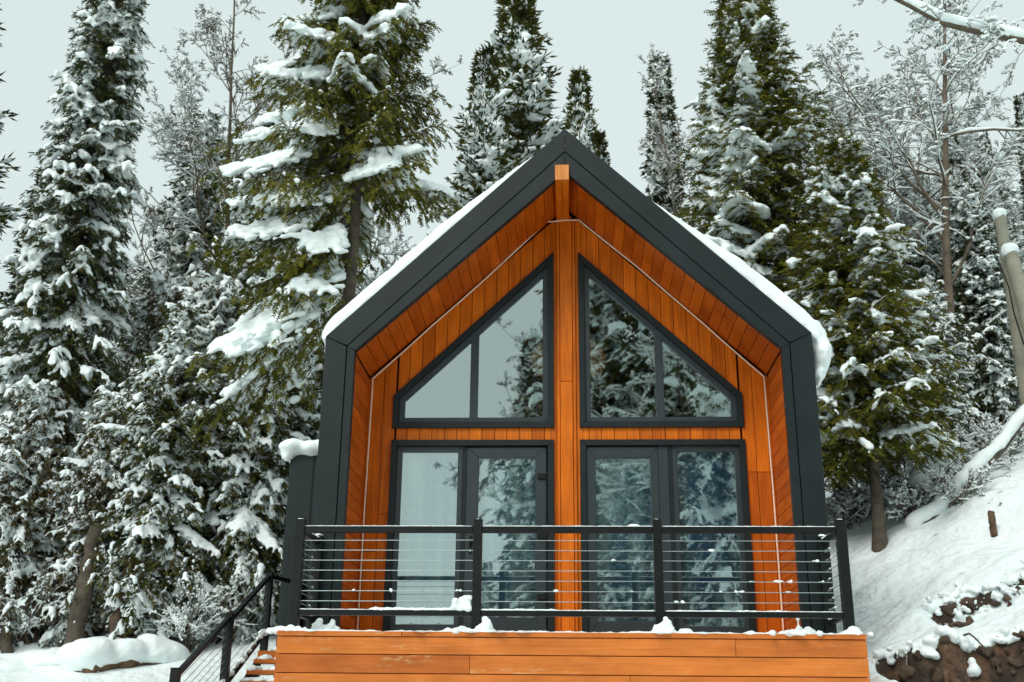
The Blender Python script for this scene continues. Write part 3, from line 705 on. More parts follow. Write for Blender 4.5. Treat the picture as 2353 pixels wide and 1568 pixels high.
for t in np.linspace(0, 1, 60): L.append((-3.6, 2.66-2.83*t, .885-.67-1.21*t+.03, .025, .05, .016+rs.uniform(0, .012)))
lumps('stair_snow', 'lumpy snow lying on the wooden stair treads', L, .016)
def annex_snow():
    P = [];
    for k in range(300):
        P.append((rs.uniform(-3.66, -2.52), rs.uniform(3.42, 6.0), 2.66+rs.uniform(-.01, .03), .18, .18, .11))
    for k in range(50): P.append((-3.69+rs.uniform(-.03, .02), rs.uniform(3.4, 6), 2.60+rs.uniform(-.06, .05), .08, .08, .07))
    for x in np.linspace(-3.66, -2.55, 22): P.append((x, 3.46, 2.65+.02*math.sin(x*9), .1, .07, .08))
    lumps('annex_snow', 'rounded snow cap on the flat roof of the annex', P, .03, .1, .006)
annex_snow()
# ------------------------------------------------------------------ trees
def frames(D):
    S1 = np.cross(D, np.array([0, 0, 1.])); l = np.linalg.norm(S1, axis=1, keepdims=True); S1 = np.where(l > 1e-3, S1/(l+1e-9), np.array([[1., 0, 0]])); return S1, np.cross(S1, D)
def norm(v): return v/(np.linalg.norm(v, axis=-1, keepdims=True)+1e-9)
def sprigs(P, D, L, Wd, rng, chev):
    """needle sprigs: crossed tapering blades, or (chev) a spine with pairs of needles bunches"""
    D = norm(D); S1, U = frames(D); a = rng.uniform(0, 3.14, (len(P), 1)); A = S1*np.cos(a)+U*np.sin(a); B = -S1*np.sin(a)+U*np.cos(a)
    if not chev:
        m = P+D*L[:, None]*.4; t = P+D*L[:, None]; w = Wd[:, None]/2
        V = np.stack([P, m+A*w, t, m-A*w, m+B*w, m-B*w], 1).reshape(-1, 3); i = np.arange(len(P))[:, None]*6
        F = np.concatenate([i+np.array([[0, 1, 2, 3]]), i+np.array([[0, 4, 2, 5]])], 1).reshape(-1, 4)
        return V, F, np.repeat(rng.random(len(P)), 2)
    Vs = []; Fs = []; o = 0; n = len(P)
    A = S1*1.0+U*rng.uniform(-.3, .3, (n, 1)); A = norm(A)
    for k in range(4):
        for s in (-1, 1):
            b = P+D*(L*(.05+.24*k))[:, None]; dr = norm(D*.75+s*A*.7+U*rng.uniform(-.35, .35, (n, 1))); l = (Wd*rng.uniform(.7, 1.2, n))[:, None]
            tip = b+dr*l; q1 = b+D*(L*.14)[:, None]; mid = b+dr*l*.55+D*(L*.10)[:, None]
            Vs.append(np.stack([b, tip, mid, q1], 1).reshape(-1, 3))
            Fs.append((np.arange(n)[:, None]*4+np.array([[0, 1, 2, 3]]))+o); o += 4*n
    m = P+D*L[:, None]*.55; t = P+D*L[:, None]; w = Wd[:, None]*.22
    Vs.append(np.stack([P, m+U*w, t, m-U*w], 1).reshape(-1, 3)); Fs.append(np.arange(n)[:, None]*4+np.array([[0, 1, 2, 3]])+o)
    return np.concatenate(Vs), np.concatenate(Fs), np.tile(rng.random(n), 9)
def conifer(seed, H, R0, prof, nb, nt_=9, ns=4, h0=.06, e_top=40, e_bot=-15, droop=.25, tip=.1, tw=.42, sprig=(.16, .05), hang=.25, chev=False,
            snow=.5, srad=(.05, .16), slab=0., slabr=(.12, .22), vox=.045, trunk_r=None, leaf='fir', bark='bark', lean=0., gap=.0, az=None, smin=.12, bmask=None, slabf=None, pull=1.):
    """returns dict of meshes for trunk, branches, foliage, snow; base at origin"""
    rng = np.random.default_rng(seed); tr = trunk_r or H*.011
    u = np.linspace(h0, .985, nb)+rng.uniform(-.5, .5, nb)/nb; u = np.clip(u, h0, .99)
    A = np.cumsum(rng.uniform(1.9, 2.9, nb)); 
    Lb = R0*prof(u)*rng.uniform(.72, 1.12, nb)*np.where(rng.random(nb) < gap, .5, 1.)
    eoff = np.zeros(nb)
    if bmask is not None: u, A, Lb, eoff = bmask(u, A, Lb, rng)
    nb = len(u)
    e = np.radians(e_bot+(e_top-e_bot)*u**1.2+rng.uniform(-7, 7, nb)+eoff)
    s = np.linspace(0, 1, 9)[None, :]
    r = Lb[:, None]*s*np.cos(e)[:, None]; zz = u[:, None]*H+Lb[:, None]*(s*np.sin(e)[:, None]-droop*s**2*(1.1-u[:, None])+tip*s**4)
    wob = rng.uniform(-.12, .12, (nb, 1))*s**2
    ang = A[:, None]+wob
    sway = lambda z: lean*np.sin(z/H*2.2)
    BP = np.stack([r*np.cos(ang)+sway(zz), r*np.sin(ang), zz], -1)
    out = {}
    tz = np.linspace(0, 1, 14); TP = np.stack([sway(tz*H)+tr*.3*np.sin(tz*9+seed), tr*.3*np.cos(tz*7+seed)-tr*.3, tz*H], -1)[None]
    TR = (tr*(1-tz)**.85+.012)*(1+.5*np.exp(-tz*28)); V, F = tubes(TP, TR[None], 9); out['trunk'] = npmesh('trunk', V, F)
    bR = (np.clip(Lb*.013, .008, .05)[:, None]*(1-.85*s)); bt = [tubes(BP, bR, 4)]
    # side twigs
    sj = np.linspace(smin, 1., nt_)[None, :, None]; J = np.broadcast_to(sj, (nb, nt_, 2))+rng.uniform(-.04, .04, (nb, nt_, 2)); J = np.clip(J, .06, 1)
    f = J*8; i0 = np.clip(f.astype(int), 0, 7); w = (f-i0)[..., None]; bi = np.arange(nb)[:, None, None]
    Q = BP[bi, i0]*(1-w)+BP[bi, i0+1]*w; Td = norm(BP[bi, i0+1]-BP[bi, i0])
    Sd = norm(np.cross(Td, np.array([0, 0, 1.]))); sg = np.array([-1., 1.])[None, None, :, None]; ph = np.radians(rng.uniform(35, 65, (nb, nt_, 2, 1)))*np.where(J > .97, .25, 1)[..., None]
    Dd = norm(Td*np.cos(ph)+Sd*sg*np.sin(ph)+np.array([0, 0, -1.])*hang*rng.uniform(.3, 1.6, (nb, nt_, 2, 1)))
    Lt = Lb[:, None, None]*tw*(1.08-J)*rng.uniform(.6, 1.15, J.shape)+sprig[0]*1.1
    Q = Q.reshape(-1, 3); Dd = Dd.reshape(-1, 3); Lt = Lt.reshape(-1); Tds = Td.reshape(-1, 3)
    st = np.linspace(0, 1, 4)[None, :, None]; TWP = Q[:, None]+Dd[:, None]*Lt[:, None, None]*st+np.array([0, 0, -1.])*hang*.5*Lt[:, None, None]*st**2
    bt.append(tubes(TWP, np.broadcast_to(.006*(1.1-st[..., 0]), (len(Q), 4)), 3)); V, F = joinVF(bt); out['branches'] = npmesh('branches', V, F)
    # sprigs along twigs, number by length
    cnt = np.clip((Lt/sprig[0]*ns/2.).astype(int), 2, ns*4); idx = np.repeat(np.arange(len(Q)), cnt)
    t = rng.random(len(idx)); endm = rng.random(len(idx)) < .15; t = np.where(endm, .98, t)
    P = Q[idx]+Dd[idx]*(Lt[idx]*t)[:, None]; P[:, 2] -= hang*.5*Lt[idx]*t**2
    S1, U = frames(Dd[idx]); sg2 = rng.choice([-1., 1.], len(idx))[:, None]*np.where(endm, .15, .8)[:, None]
    SD = norm(Dd[idx]*.75+S1*sg2*rng.uniform(.5, 1.1, (len(idx), 1))+U*rng.uniform(-.35, .35, (len(idx), 1))+np.array([0, 0, -1.])*hang*.5)
    # plus sprigs on the branch itself
    nb2 = nb*nt_*2; bi2 = rng.integers(0, nb, nb2); jj = rng.uniform(.1, 1, nb2); f = jj*8; k0 = np.clip(f.astype(int), 0, 7); ww = (f-k0)[:, None]
    P2 = BP[bi2, k0]*(1-ww)+BP[bi2, k0+1]*ww; D2 = norm(norm(BP[bi2, k0+1]-BP[bi2, k0])+rng.uniform(-.7, .7, (nb2, 3)))
    P = np.concatenate([P, P2]); SD = np.concatenate([SD, D2]); n = len(P)
    V, F, rr = sprigs(P, SD, sprig[0]*rng.uniform(.7, 1.3, n), sprig[1]*rng.uniform(.7, 1.3, n), rng, chev); out['foliage'] = npmesh('foliage', V, F, rr)
    # snow lying along the twigs in fingers, gathered in patches
    nq = len(Q); pr = snow*(1+.9*noise3(Q, 2.6/ max(R0, .8)*1.6, seed)+.5*noise3(Q, 7., seed+1))*np.clip(.35+1.2*J.reshape(-1), 0, 1.15)
    k = np.where(rng.random(nq) < pr)[0]; m = 4; kk = np.repeat(k, m); tt = np.tile(np.linspace(.22, .95, m), len(k))+rng.uniform(-.1, .1, m*len(k))
    r0_ = np.repeat(srad[0]+(srad[1]-srad[0])*rng.random(len(k))**2.0, m)*(1.05-.5*tt)*rng.uniform(.7, 1.25, m*len(k)); r0_ = np.minimum(r0_, Lt[kk]*.4+.02)
    Pk = Q[kk]+Dd[kk]*(Lt[kk]*tt)[:, None]; Pk[:, 2] += -hang*.5*Lt[kk]*tt**2+r0_*.35+.008; Pk += rng.normal(0, 1, Pk.shape)*r0_[:, None]*.22
    parts = [blobs(Pk, Dd[kk]+rng.normal(0, .25, Pk.shape), np.stack([np.maximum(r0_*1.3, Lt[kk]*.16), r0_*.85, r0_*.55], 1), rng, ICO1, .22)]
    # thin snow line along branches
    nn = nb*6; bi3 = rng.integers(0, nb, nn); jj = rng.uniform(.25, 1, nn); f = jj*8; k0 = np.clip(f.astype(int), 0, 7); ww = (f-k0)[:, None]
    P3 = BP[bi3, k0]*(1-ww)+BP[bi3, k0+1]*ww; D3 = BP[bi3, k0+1]-BP[bi3, k0]; r3 = srad[0]*rng.uniform(.8, 1.7, nn); P3[:, 2] += r3*.4
    if snow > 0: parts.append(blobs(P3, D3, np.stack([r3*2.2, r3*.9, r3*.6], 1), rng, ICO1, .2))
    if slab > 0 or slabf is not None:
        for b in range(nb):
            if rng.random() > (slab if slabf is None else slabf(u[b], A[b])) or Lb[b] < .45: continue
            a0, a1 = rng.uniform(.10, .35), rng.uniform(.72, 1.); m = int((30+Lb[b]*75)*(.14/slabr[0])**.8)
            j = rng.uniform(a0, a1, m); f = j*8; k0 = np.clip(f.astype(int), 0, 7); ww = (f-k0)[:, None]
            c = BP[b, k0]*(1-ww)+BP[b, k0+1]*ww; d = norm(BP[b, k0+1]-BP[b, k0]); sd = norm(np.cross(d, np.array([0, 0, 1.])))
            wd = Lb[b]*tw*(1.12-j)*.78+.03; lat = np.clip(rng.normal(0, .55, m), -1.1, 1.1)*wd
            ok = (noise(lat*5, j*Lb[b]*5, 1.3, b % 7) > -.45) | (np.abs(lat) < wd*.25)
            r_ = (slabr[0]+(slabr[1]-slabr[0])*rng.random(m)**1.6)*(1-.35*j)*(1-.45*np.abs(lat)/(wd+1e-6)).clip(.4, 1)*.72
            c = c+sd*lat[:, None]+d*(np.abs(lat)*.5)[:, None]; c[:, 2] += r_*.62-np.abs(lat)*hang*.95
            fd = norm(d+sd*np.sign(lat)[:, None]*.7*rng.random((m, 1)))
            parts.append(blobs(c[ok], fd[ok], np.stack([r_*1.5, r_*.95, r_*.68], 1)[ok], rng, ICO1, .24))
    V, F = joinVF(parts); out['snow'] = voxel('snow', V, F, vox, 1, vox*.6, .5/vox)
    out['mats'] = dict(trunk=bark, branches=bark, foliage=leaf, snow='snow'); out['H'] = H
    return out
PARTS = ('trunk', 'branches', 'foliage', 'snow')
NTREE = 0
def plant(name, T, x, y, H=None, wide=1., rot=0., label='', cat='fir tree', group=None, z=None, sink=.15):
    if z is None: z = float(terrain(x, y))-sink
    k = (H/T['H']) if H else 1.
    root = empty(name, (x, y, z), label=label, cat=cat, group=group); root.scale = (k*wide, k*wide, k); root.rotation_euler = (0, 0, rot)
    for p in PARTS:
        if p in T:
            o = link(p, T[p], T['mats'][p], root, smooth=(p in ('trunk', 'branches')))
    return root
def top_at(name, T, u, v, Y, **k):
    """tree whose tip is seen at photo point (u, v) when standing at depth Y"""
    p = at(u, v, Y=Y); z = float(terrain(p[0], Y))-.15; return plant(name, T, p[0], Y, p[2]-z, z=z, **k)
cone = lambda a=.9: (lambda u: (1-u)**a)
def fir_prof(u): return np.minimum(1, .55+.9*u)*(1-u)**.72+.02
def nar_prof(u): return (.25+.75*(1-u))*(1-u)**.45*.9
def wide_prof(u): return np.minimum(1., .75+1.*u)*(1-u)**.85+.02
A1 = conifer(21, 12, 1.75, nar_prof, 300, 8, 7, e_top=35, e_bot=-28, droop=.28, sprig=(.17, .042), hang=.35, snow=.95, srad=(.035, .13), leaf='fir')
A2 = conifer(22, 12, 2.1, fir_prof, 260, 8, 7, e_top=35, e_bot=-30, droop=.35, sprig=(.18, .042), hang=.5, snow=.95, srad=(.04, .15), leaf='fir', slab=.16, slabr=(.07, .14))
A3 = conifer(23, 12, 2.3, cone(.85), 230, 9, 6, e_top=45, e_bot=-8, droop=.18, tip=.12, sprig=(.17, .042), hang=.2, snow=.85, srad=(.03, .14), slab=.32, slabr=(.06, .13), leaf='mixed', gap=.25)
A4 = conifer(24, 10, 2.5, lambda u: np.clip((1-u)/.5, 0, 1)**.5*(.8+.2*np.cos(u*20)), 230, 8, 6, e_top=30, e_bot=-35, droop=.45, sprig=(.16, .04), hang=.9, snow=.95, srad=(.035, .14), leaf='brownish', slab=.16, slabr=(.06, .13), gap=.3)
A5 = conifer(25, 10, 2.3, lambda u: np.clip((1-u)/.45, 0, 1)**.5*(.8+.2*np.cos(u*17+1)), 230, 8, 6, e_top=20, e_bot=-30, droop=.4, sprig=(.17, .042), hang=.6, snow=.95, srad=(.035, .15), leaf='mixed', slab=.24, slabr=(.07, .15), gap=.3)
# ---- bare birches
def grow(P0, D0, L0, n, curl, up, rng):
    N = len(P0); P = np.zeros((N, n, 3)); P[:, 0] = P0; d = norm(D0); st = (L0/(n-1))[:, None]
    for k in range(1, n):
        d = norm(d+rng.normal(0, curl, (N, 3))+np.array([0, 0, up])); P[:, k] = P[:, k-1]+d*st
    return P
def kids(P, per, rng, lo, hi, ang, lf, Lp):
    N, n, _ = P.shape; idx = np.repeat(np.arange(N), per); t = rng.uniform(lo, hi, len(idx)); f = t*(n-1); i = np.clip(f.astype(int), 0, n-2); w = (f-i)[:, None]
    Q = P[idx, i]*(1-w)+P[idx, i+1]*w; T = norm(P[idx, i+1]-P[idx, i]); rv = rng.normal(0, 1, (len(idx), 3)); Sd = norm(rv-(rv*T).sum(1, keepdims=True)*T)
    a = np.radians(rng.uniform(ang[0], ang[1], len(idx)))[:, None]; return Q, T*np.cos(a)+Sd*np.sin(a), Lp[idx]*lf*(1.15-t)*rng.uniform(.6, 1.2, len(idx)), t
def birch(seed, H, n1=16, n2=8, n3=7, n4=5, tr=.12, snowk=1., up=.02, droop=-.05, lf1=.34, ang1=(30, 65), bark='twig', first=None, curl=.12):
    rng = np.random.default_rng(seed)
    if first is None:
        P = grow(np.zeros((1, 3)), np.array([[.03, 0, 1.]]), np.array([H]), 14, .035, .03, rng); R = (tr*(1-np.linspace(0, 1, 14)*.93))[None]; LL = np.array([H*1.0])
    else:
        P, R, LL = first
    out = {}; V, F = tubes(P, R, 8); out['trunk'] = npmesh('trunk', V, F)
    Q, Dv, L1, t = kids(P, n1, rng, .28 if first is None else .1, 1., ang1, lf1, LL); P1 = grow(Q, Dv, L1, 10, curl, up, rng); r1 = tr*.34*np.clip(L1/L1.max(), .3, 1); R1 = r1[:, None]*(1-.85*np.linspace(0, 1, 10))[None]
    Q, Dv, L2, t = kids(P1, n2, rng, .15, 1, (25, 60), .42, L1); P2 = grow(Q, Dv, L2, 7, curl*1.2, droop*.5, rng); R2 = np.clip(r1.repeat(n2)*.42, .008, .03)[:, None]*(1-.75*np.linspace(0, 1, 7))[None]
    Q, Dv, L3, t = kids(P2, n3, rng, .15, 1, (25, 60), .5, L2); P3 = grow(Q, Dv, L3, 5, .16, droop, rng); R3 = np.full((len(P3), 5), .009)*(1-.6*np.linspace(0, 1, 5))[None]
    parts = [tubes(P1, R1, 6), tubes(P2, R2, 4), tubes(P3, R3, 3)]
    if n4:
        Q, Dv, L4, t = kids(P3, n4, rng, .15, 1, (20, 55), .6, L3); P4 = grow(Q, Dv, L4, 4, .15, droop*2, rng); parts.append(tubes(P4, np.full((len(P4), 4), .0065)*(1-.5*np.linspace(0, 1, 4))[None], 3))
    V, F = joinVF(parts); out['branches'] = npmesh('branches', V, F)
    sp = []
    for (PP, RR, kk, k) in ((P1, R1, 1.5, 6), (P2, R2, 2.2, 5), (P3, R3, 2.6, 4)):
        T = norm(np.gradient(PP, axis=1)); hz = np.sqrt(np.clip(1-T[..., 2]**2, 0, 1))
        rs_ = (RR*kk*.55+.010)*snowk*hz**1.5*rng.uniform(.55, 1.35, RR.shape); rs_[:, 0] *= .3; rs_[:, -1] = .001
        off = PP.copy(); off[..., 2] += RR*.6+rs_*.55; sp.append(tubes(off, rs_, k))
    V, F = joinVF(sp); out['snow'] = npmesh('snow', V, F); out['snow'].polygons.foreach_set('use_smooth', np.ones(len(F), bool))
    out['mats'] = dict(trunk=bark, branches=bark, snow='snow'); out['H'] = H; return out
B1 = birch(31, 12, 26, 10, 9, 5, .085, .7, lf1=.36, ang1=(22, 50)); B2 = birch(32, 12, 36, 12, 10, 5, .095, 1.2, up=.02, lf1=.42, ang1=(35, 75), curl=.17)
B3 = birch(33, 12, 40, 12, 10, 6, .07, 1.15, up=.03, lf1=.40, ang1=(25, 60), curl=.14)
# ---- the large spruce left of the gable
def hero_left():
    p = at(806, 560, Y=5.2); x, y = p[0], 5.2; z = float(terrain(x, y))-.2; H = at(815, -330, Y=y)[2]-z
    def bm(u, A, Lb, rng):
        lf = -np.cos(A); zt = (at(800, 430, Y=y)[2]-z)/H; zb = (at(800, 640, Y=y)[2]-z)/H   # bare trunk shows between these on the right
        keep = (u > zb-.03) & ~((u < zt) & (lf < .15)); u, A, lf = u[keep], A[keep], lf[keep]
        L = np.where(lf > 0, 1.5+1.05*lf, 1.5-.15*lf)*np.clip((1-u)/.45, 0, 1)**.7*rng.uniform(.7, 1.1, len(u)); L *= np.where((u < zt) & (lf > .15), 1.05, 1)
        return u, A, L, -16*np.clip(lf, 0, 1)+4*np.clip(-lf, 0, 1)-14*np.clip(-np.sin(A), 0, 1)
    T = conifer(41, H, 1., lambda u: 1+0*u, 165, 13, 8, h0=.28, e_top=14, e_bot=-22, droop=.24, tip=.12, tw=.36, sprig=(.14, .05), hang=.8, chev=True, snow=.42, srad=(.022, .06),
                slabr=(.13, .27), vox=.028, trunk_r=.135, leaf='spruce', bark='bark', bmask=bm, slabf=lambda u, A: .72 if -math.cos(A) > .15 else (.45 if math.sin(A) < -.3 else .10))
    plant('spruce_tree', T, x, y, z=z, label='large olive-green spruce with heavy snow slabs rising left of the gable', cat='spruce tree')
hero_left()
def hero_right():
    y = 6.4; p = at(1745, 560, Y=y); x = p[0]; z = float(terrain(x, y))-.2; H = at(1690, -60, Y=y)[2]-z
    def bm(u, A, Lb, rng): return u, A, Lb*(1+.12*np.cos(A)), -14*np.clip(-np.sin(A), 0, 1)
    prof = lambda u: 1.9*(1-u)**.75
    T = conifer(43, H, 1.35, prof, 215, 10, 8, h0=.2, e_top=48, e_bot=-14, droop=.22, tip=.14, tw=.42, sprig=(.15, .05), hang=.5, chev=True, snow=.85, srad=(.025, .09),
                slabr=(.14, .27), vox=.03, trunk_r=.15, leaf='spruce', bark='bark', bmask=bm, slabf=lambda u, A: (.75 if (math.cos(A) < .1 and math.sin(A) < .2) else .2) if .42 < u < .74 else .06)
    plant('spruce_tree', T, at(1712, 100, Y=y)[0], y, z=z, label='tall green spruce with big snow clumps behind the right roof slope', cat='spruce tree')
    y = 5.3; q = ground_hit(2022, 1262); x, y = q[0], q[1]; z = q[2]-.2; H = at(1900, 330, Y=y)[2]-z
    T = conifer(44, H, 1.5, lambda u: np.clip((1-u)/.75, 0, 1)**.7*(.9+.1*np.cos(u*30)), 150, 10, 7, h0=.27, e_top=40, e_bot=-12, droop=.3, tip=.1, tw=.42, sprig=(.15, .05), hang=.5, chev=True, snow=.60, srad=(.03, .11),
                slab=.2, slabr=(.08, .17), vox=.03, trunk_r=.08, leaf='spruce', bark='bark')
    plant('spruce_tree', T, x, y, z=z, label='green spruce with a bare lower trunk on the snowy slope right of the cabin', cat='spruce tree')
hero_right()
T1 = conifer(45, 14, 1.5, lambda u: np.interp(u, [0, .1, .3, .5, .78, .9, 1], [1., 1.05, .92, .68, .38, .25, .04]), 430, 9, 6, h0=.05, e_top=25, e_bot=-30, droop=.32, sprig=(.13, .045), hang=.4, chev=True, snow=.85, srad=(.03, .13), slab=.16, slabr=(.08, .16), vox=.034, leaf='fir', trunk_r=.2)
top_at('fir_tree', T1, 318, -330, 7.8, label='towering dark fir plastered with snow, tallest tree on the left', wide=.78)
top_at('fir_tree', A1, 116, 385, 11., label='short pointed snowy fir just left of the towering dark fir', wide=1.0, rot=1.)
top_at('fir_tree', A3, -45, -60, 8., label='fir whose branch tips poke in at the left picture edge', wide=1.0, rot=.4)
top_at('fir_tree', A2, 478, 255, 13, label='dark snowy fir between the towering fir and the large spruce', wide=.8, rot=2.)
top_at('spruce_tree', A3, 1188, -25, 13., label='pointed spruce with snowy boughs rising behind the gable peak', cat='spruce tree', wide=1.1, rot=.5)
top_at('spruce_tree', A3, 1118, 110, 10., label='slim lighter spruce in front of the pointed spruce behind the peak', cat='spruce tree', wide=.85, rot=2.6)
top_at('spruce_tree', A3, 1332, 158, 10.5, label='small thin spruce with a bent snowy tip right of the gable peak', cat='spruce tree', wide=.7, rot=4.)
top_at('spruce_tree', A3, 1378, 300, 11.5, label='tiny spruce tip showing just above the right roof slope', cat='spruce tree', wide=.6, rot=5.)
top_at('fir_tree', A1, 1514, 128, 16., label='narrow dark fir standing alone beyond the right roof slope', wide=.8, rot=.2)
top_at('birch_tree', B2, 2040, -260, 9.2, label='large bare birch with snow-lined limbs right of the green spruce', cat='birch tree', wide=1.15, rot=.7)
top_at('birch_tree', B3, 1905, -60, 11., label='frosted bare birch between the green spruce and the large birch', cat='birch tree', wide=1.1, rot=2.2)
top_at('birch_tree', B3, 2200, 110, 17., label='frosted bare birch whose twigs fill the upper right above the firs', cat='birch tree', wide=1.2, rot=5.1)
top_at('birch_tree', B2, 2300, 260, 14., label='low frosted birch behind the utility pole', cat='birch tree', wide=1.1, rot=3.)
top_at('birch_tree', B3, 560, 10, 14., label='wide pale birch whose fine twigs show left of the large spruce', cat='birch tree', wide=1.05, rot=3.4)
top_at('birch_tree', B3, 700, -120, 15., label='pale birch mostly hidden behind the large spruce crown', cat='birch tree', wide=1., rot=.9)
top_at('birch_tree', B1, 640, -90, 12., label='bare fine-twigged birch rising behind the large spruce', cat='birch tree', wide=.9, rot=2.)
top_at('birch_tree', B1, 395, 290, 13.5, label='small frosted birch between two dark firs on the left', cat='birch tree', wide=.8, rot=4.)
top_at('birch_tree', B1, 1590, 120, 15., label='pale bare birch behind the narrow dark fir', cat='birch tree', wide=.8, rot=1.)
top_at('birch_tree', B1, 860, 480, 16., label='distant bare birch low behind the left roof slope', cat='birch tree', wide=.9, rot=5.)
G = 'snow-covered firs of the dense stand'
for (T, u, v, Y, wd, rt, lb) in (
    (A1, 2172, 275, 14, .9, 0, 'narrow snowy fir left of the far right pair'), (A1, 2252, 300, 15, .8, 2, 'narrow fir right beside the utility pole, pale with snow'),
    (A1, 2345, 212, 13, .8, 3, 'dark fir cut by the right picture edge, above the pole'), (A2, 2090, 380, 12, 1., 4, 'snow-laden fir behind the large bare birch'),
    (A2, 2215, 420, 9.8, 1.1, 5, 'broad snow-laden fir low behind the utility pole'), (A5, 2330, 520, 10, 1.15, 1, 'drooping snowy fir right behind the pole brace'),
    (A5, 2130, 640, 8.5, 1., 2.2, 'snow-laden fir just above the leaning trunk'),
    (A2, 1960, 430, 13, .9, 2, 'snowy fir half hidden behind the green spruce crown'),
    (A2, 585, 500, 11, 1.1, 1, 'heavily snowed fir left of the large spruce trunk'), (A5, 700, 520, 9, .95, 3, 'snow-laden fir close behind the left roof edge'),
    (A4, 405, 640, 9.6, 1.0, 5, 'snowy fir tucked behind the right side of the towering fir'), (A4, 500, 640, 8.0, 1.05, 2, 'drooping snow-loaded fir above the stair railing'),
    (A5, 620, 640, 7.2, .9, 0, 'snow-plastered fir beside the annex'), (A4, -10, 760, 9., 1.1, 4, 'drooping lichen-brown fir at the left picture edge'),
    (A4, 265, 900, 6.8, 1.1, 5.5, 'brown-green drooping fir in front of the towering fir'), (A5, 430, 700, 6.6, 1.0, 1.2, 'low drooping snowy fir left of the stairs'),
    (A4, 90, 880, 6.8, 1.1, 3.3, 'low snowy fir with hanging boughs at bottom left')):
    top_at('fir_tree', T, u, v, Y, wide=wd, rot=rt, label=lb, group=G)
rr_ = random.Random(9)
for k, (u, v, Y) in enumerate([(-60, 700, 20), (45, 700, 22), (160, 680, 24), (350, 600, 22), (430, 600, 24), (520, 640, 20), (620, 620, 25), (720, 700, 22), (820, 760, 24), (920, 800, 26), (1850, 560, 26), (1950, 520, 24), (2050, 480, 22), (2130, 440, 26), (2010, 400, 20), (2290, 420, 19), (2060, 540, 16), (2170, 480, 17), (2230, 470, 22), (2330, 430, 24), (2420, 400, 20), (1700, 480, 30)]):
    top_at('fir_tree', (A1, A2)[k % 2], u, v, Y, wide=rr_.uniform(.85, 1.15), rot=rr_.uniform(0, 6), label='distant snow-covered fir in the thick forest behind the nearer trees', group='distant firs of the forest')
# trees on the photographer's side, seen mirrored in the glass
for (T, u, v, y, wd, nm, ct, lb) in ((A1, 1228, 770, -25., 1.15, 'fir_tree', 'fir tree', 'dark fir across the clearing, mirrored beside the centre post'), (B3, 1275, 520, -23., 1.1, 'birch_tree', 'birch tree', 'fine-twigged birch across the clearing, mirrored in the upper left window'),
    (A4, 1370, 640, -22., 1.2, 'fir_tree', 'fir tree', 'lichen-brown fir across the clearing, mirrored right of the centre post'), (B3, 1440, 420, -22., 1.1, 'birch_tree', 'birch tree', 'dense bare birch across the clearing, mirrored in the middle of the right glass'), (A2, 1450, 880, -20., 1.1, 'fir_tree', 'fir tree', 'snowy fir across the clearing, mirrored in the lower middle of the right glass'),
    (B2, 1490, 480, -19., 1.2, 'birch_tree', 'birch tree', 'bare birch across the clearing, mirrored in the upper right window'), (A5, 1570, 560, -21., 1.2, 'fir_tree', 'fir tree', 'broad snowy fir across the clearing, mirrored in the right panes'),
    (A2, 1690, 560, -23., 1.2, 'fir_tree', 'fir tree', 'fir across the clearing, mirrored at the right door edge'), (A1, 1340, 480, -30., 1.3, 'fir_tree', 'fir tree', 'tallest fir across the clearing behind the mirrored birch'),
    (A4, 1650, 900, -15., 1., 'fir_tree', 'fir tree', 'low drooping fir across the clearing, mirrored in the lower right pane'), (A1, 1120, 1290, -60., 1., 'fir_tree', 'fir tree', 'small far fir across the clearing, mirrored low in the left door')):
    p = at(u, v, Y=2*R-y); z = float(terrain(p[0], y))-.15; plant(nm, T, p[0], y, p[2]-z, z=z, wide=wd, rot=u, label=lb, cat=ct)
# ---- overhanging snowy branch, top right, from a birch outside the picture
def over_branch():
    Y = 3.2; pts = [(3050, 1300), (2900, 500), (2700, 170), (2500, 85), (2353, 86), (2250, 74), (2160, 60), (2085, 30), (2010, 2), (1950, -22), (1880, -60)]
    P = np.array([at(u, v, Y=Y+.0*i) for i, (u, v) in enumerate(pts)]); P[:, 1] += np.linspace(.4, -.4, len(P)); P[0, 2] = terrain(P[0, 0], P[0, 1])-.2
    t = np.linspace(0, len(P)-1, 26); i = np.clip(t.astype(int), 0, len(P)-2); w = (t-i)[:, None]; Pm = (P[i]*(1-w)+P[i+1]*w)[None]
    org = P[0].copy(); R = np.interp(np.linspace(0, 1, 26), [0, .2, .4, 1], [.16, .10, .055, .018])[None]
    T = birch(51, 8, 46, 6, 6, 3, .05, 1.4, lf1=.13, ang1=(30, 80), up=-.02, droop=-.08, bark='twig', first=(Pm-org, R, np.array([9.])))
    # thick snow on top of the bough
    rng = np.random.default_rng(3); q = rng.uniform(.30, .97, 260); f = q*25; i = np.clip(f.astype(int), 0, 24); w = (f-i)[:, None]; c = Pm[0, i]*(1-w)+Pm[0, i+1]*w-org
    d = Pm[0, i+1]-Pm[0, i]; r = np.interp(q, [0, .45, .7, 1], [.12, .115, .085, .05])*rng.uniform(.8, 1.15, 260); c[:, 2] += r*.75
    V, F = blobs(c, d, np.stack([r*1.6, r*.8, r*.85], 1), rng, ICO2, .08); me = voxel('snow', V, F, .02, 2, .006, 8)
    root = plant('birch_tree', T, org[0], org[1], z=org[2], label='birch bough thick with snow reaching in at the top right corner', cat='birch tree')
    link('bough_snow', me, 'snow', root)
over_branch()
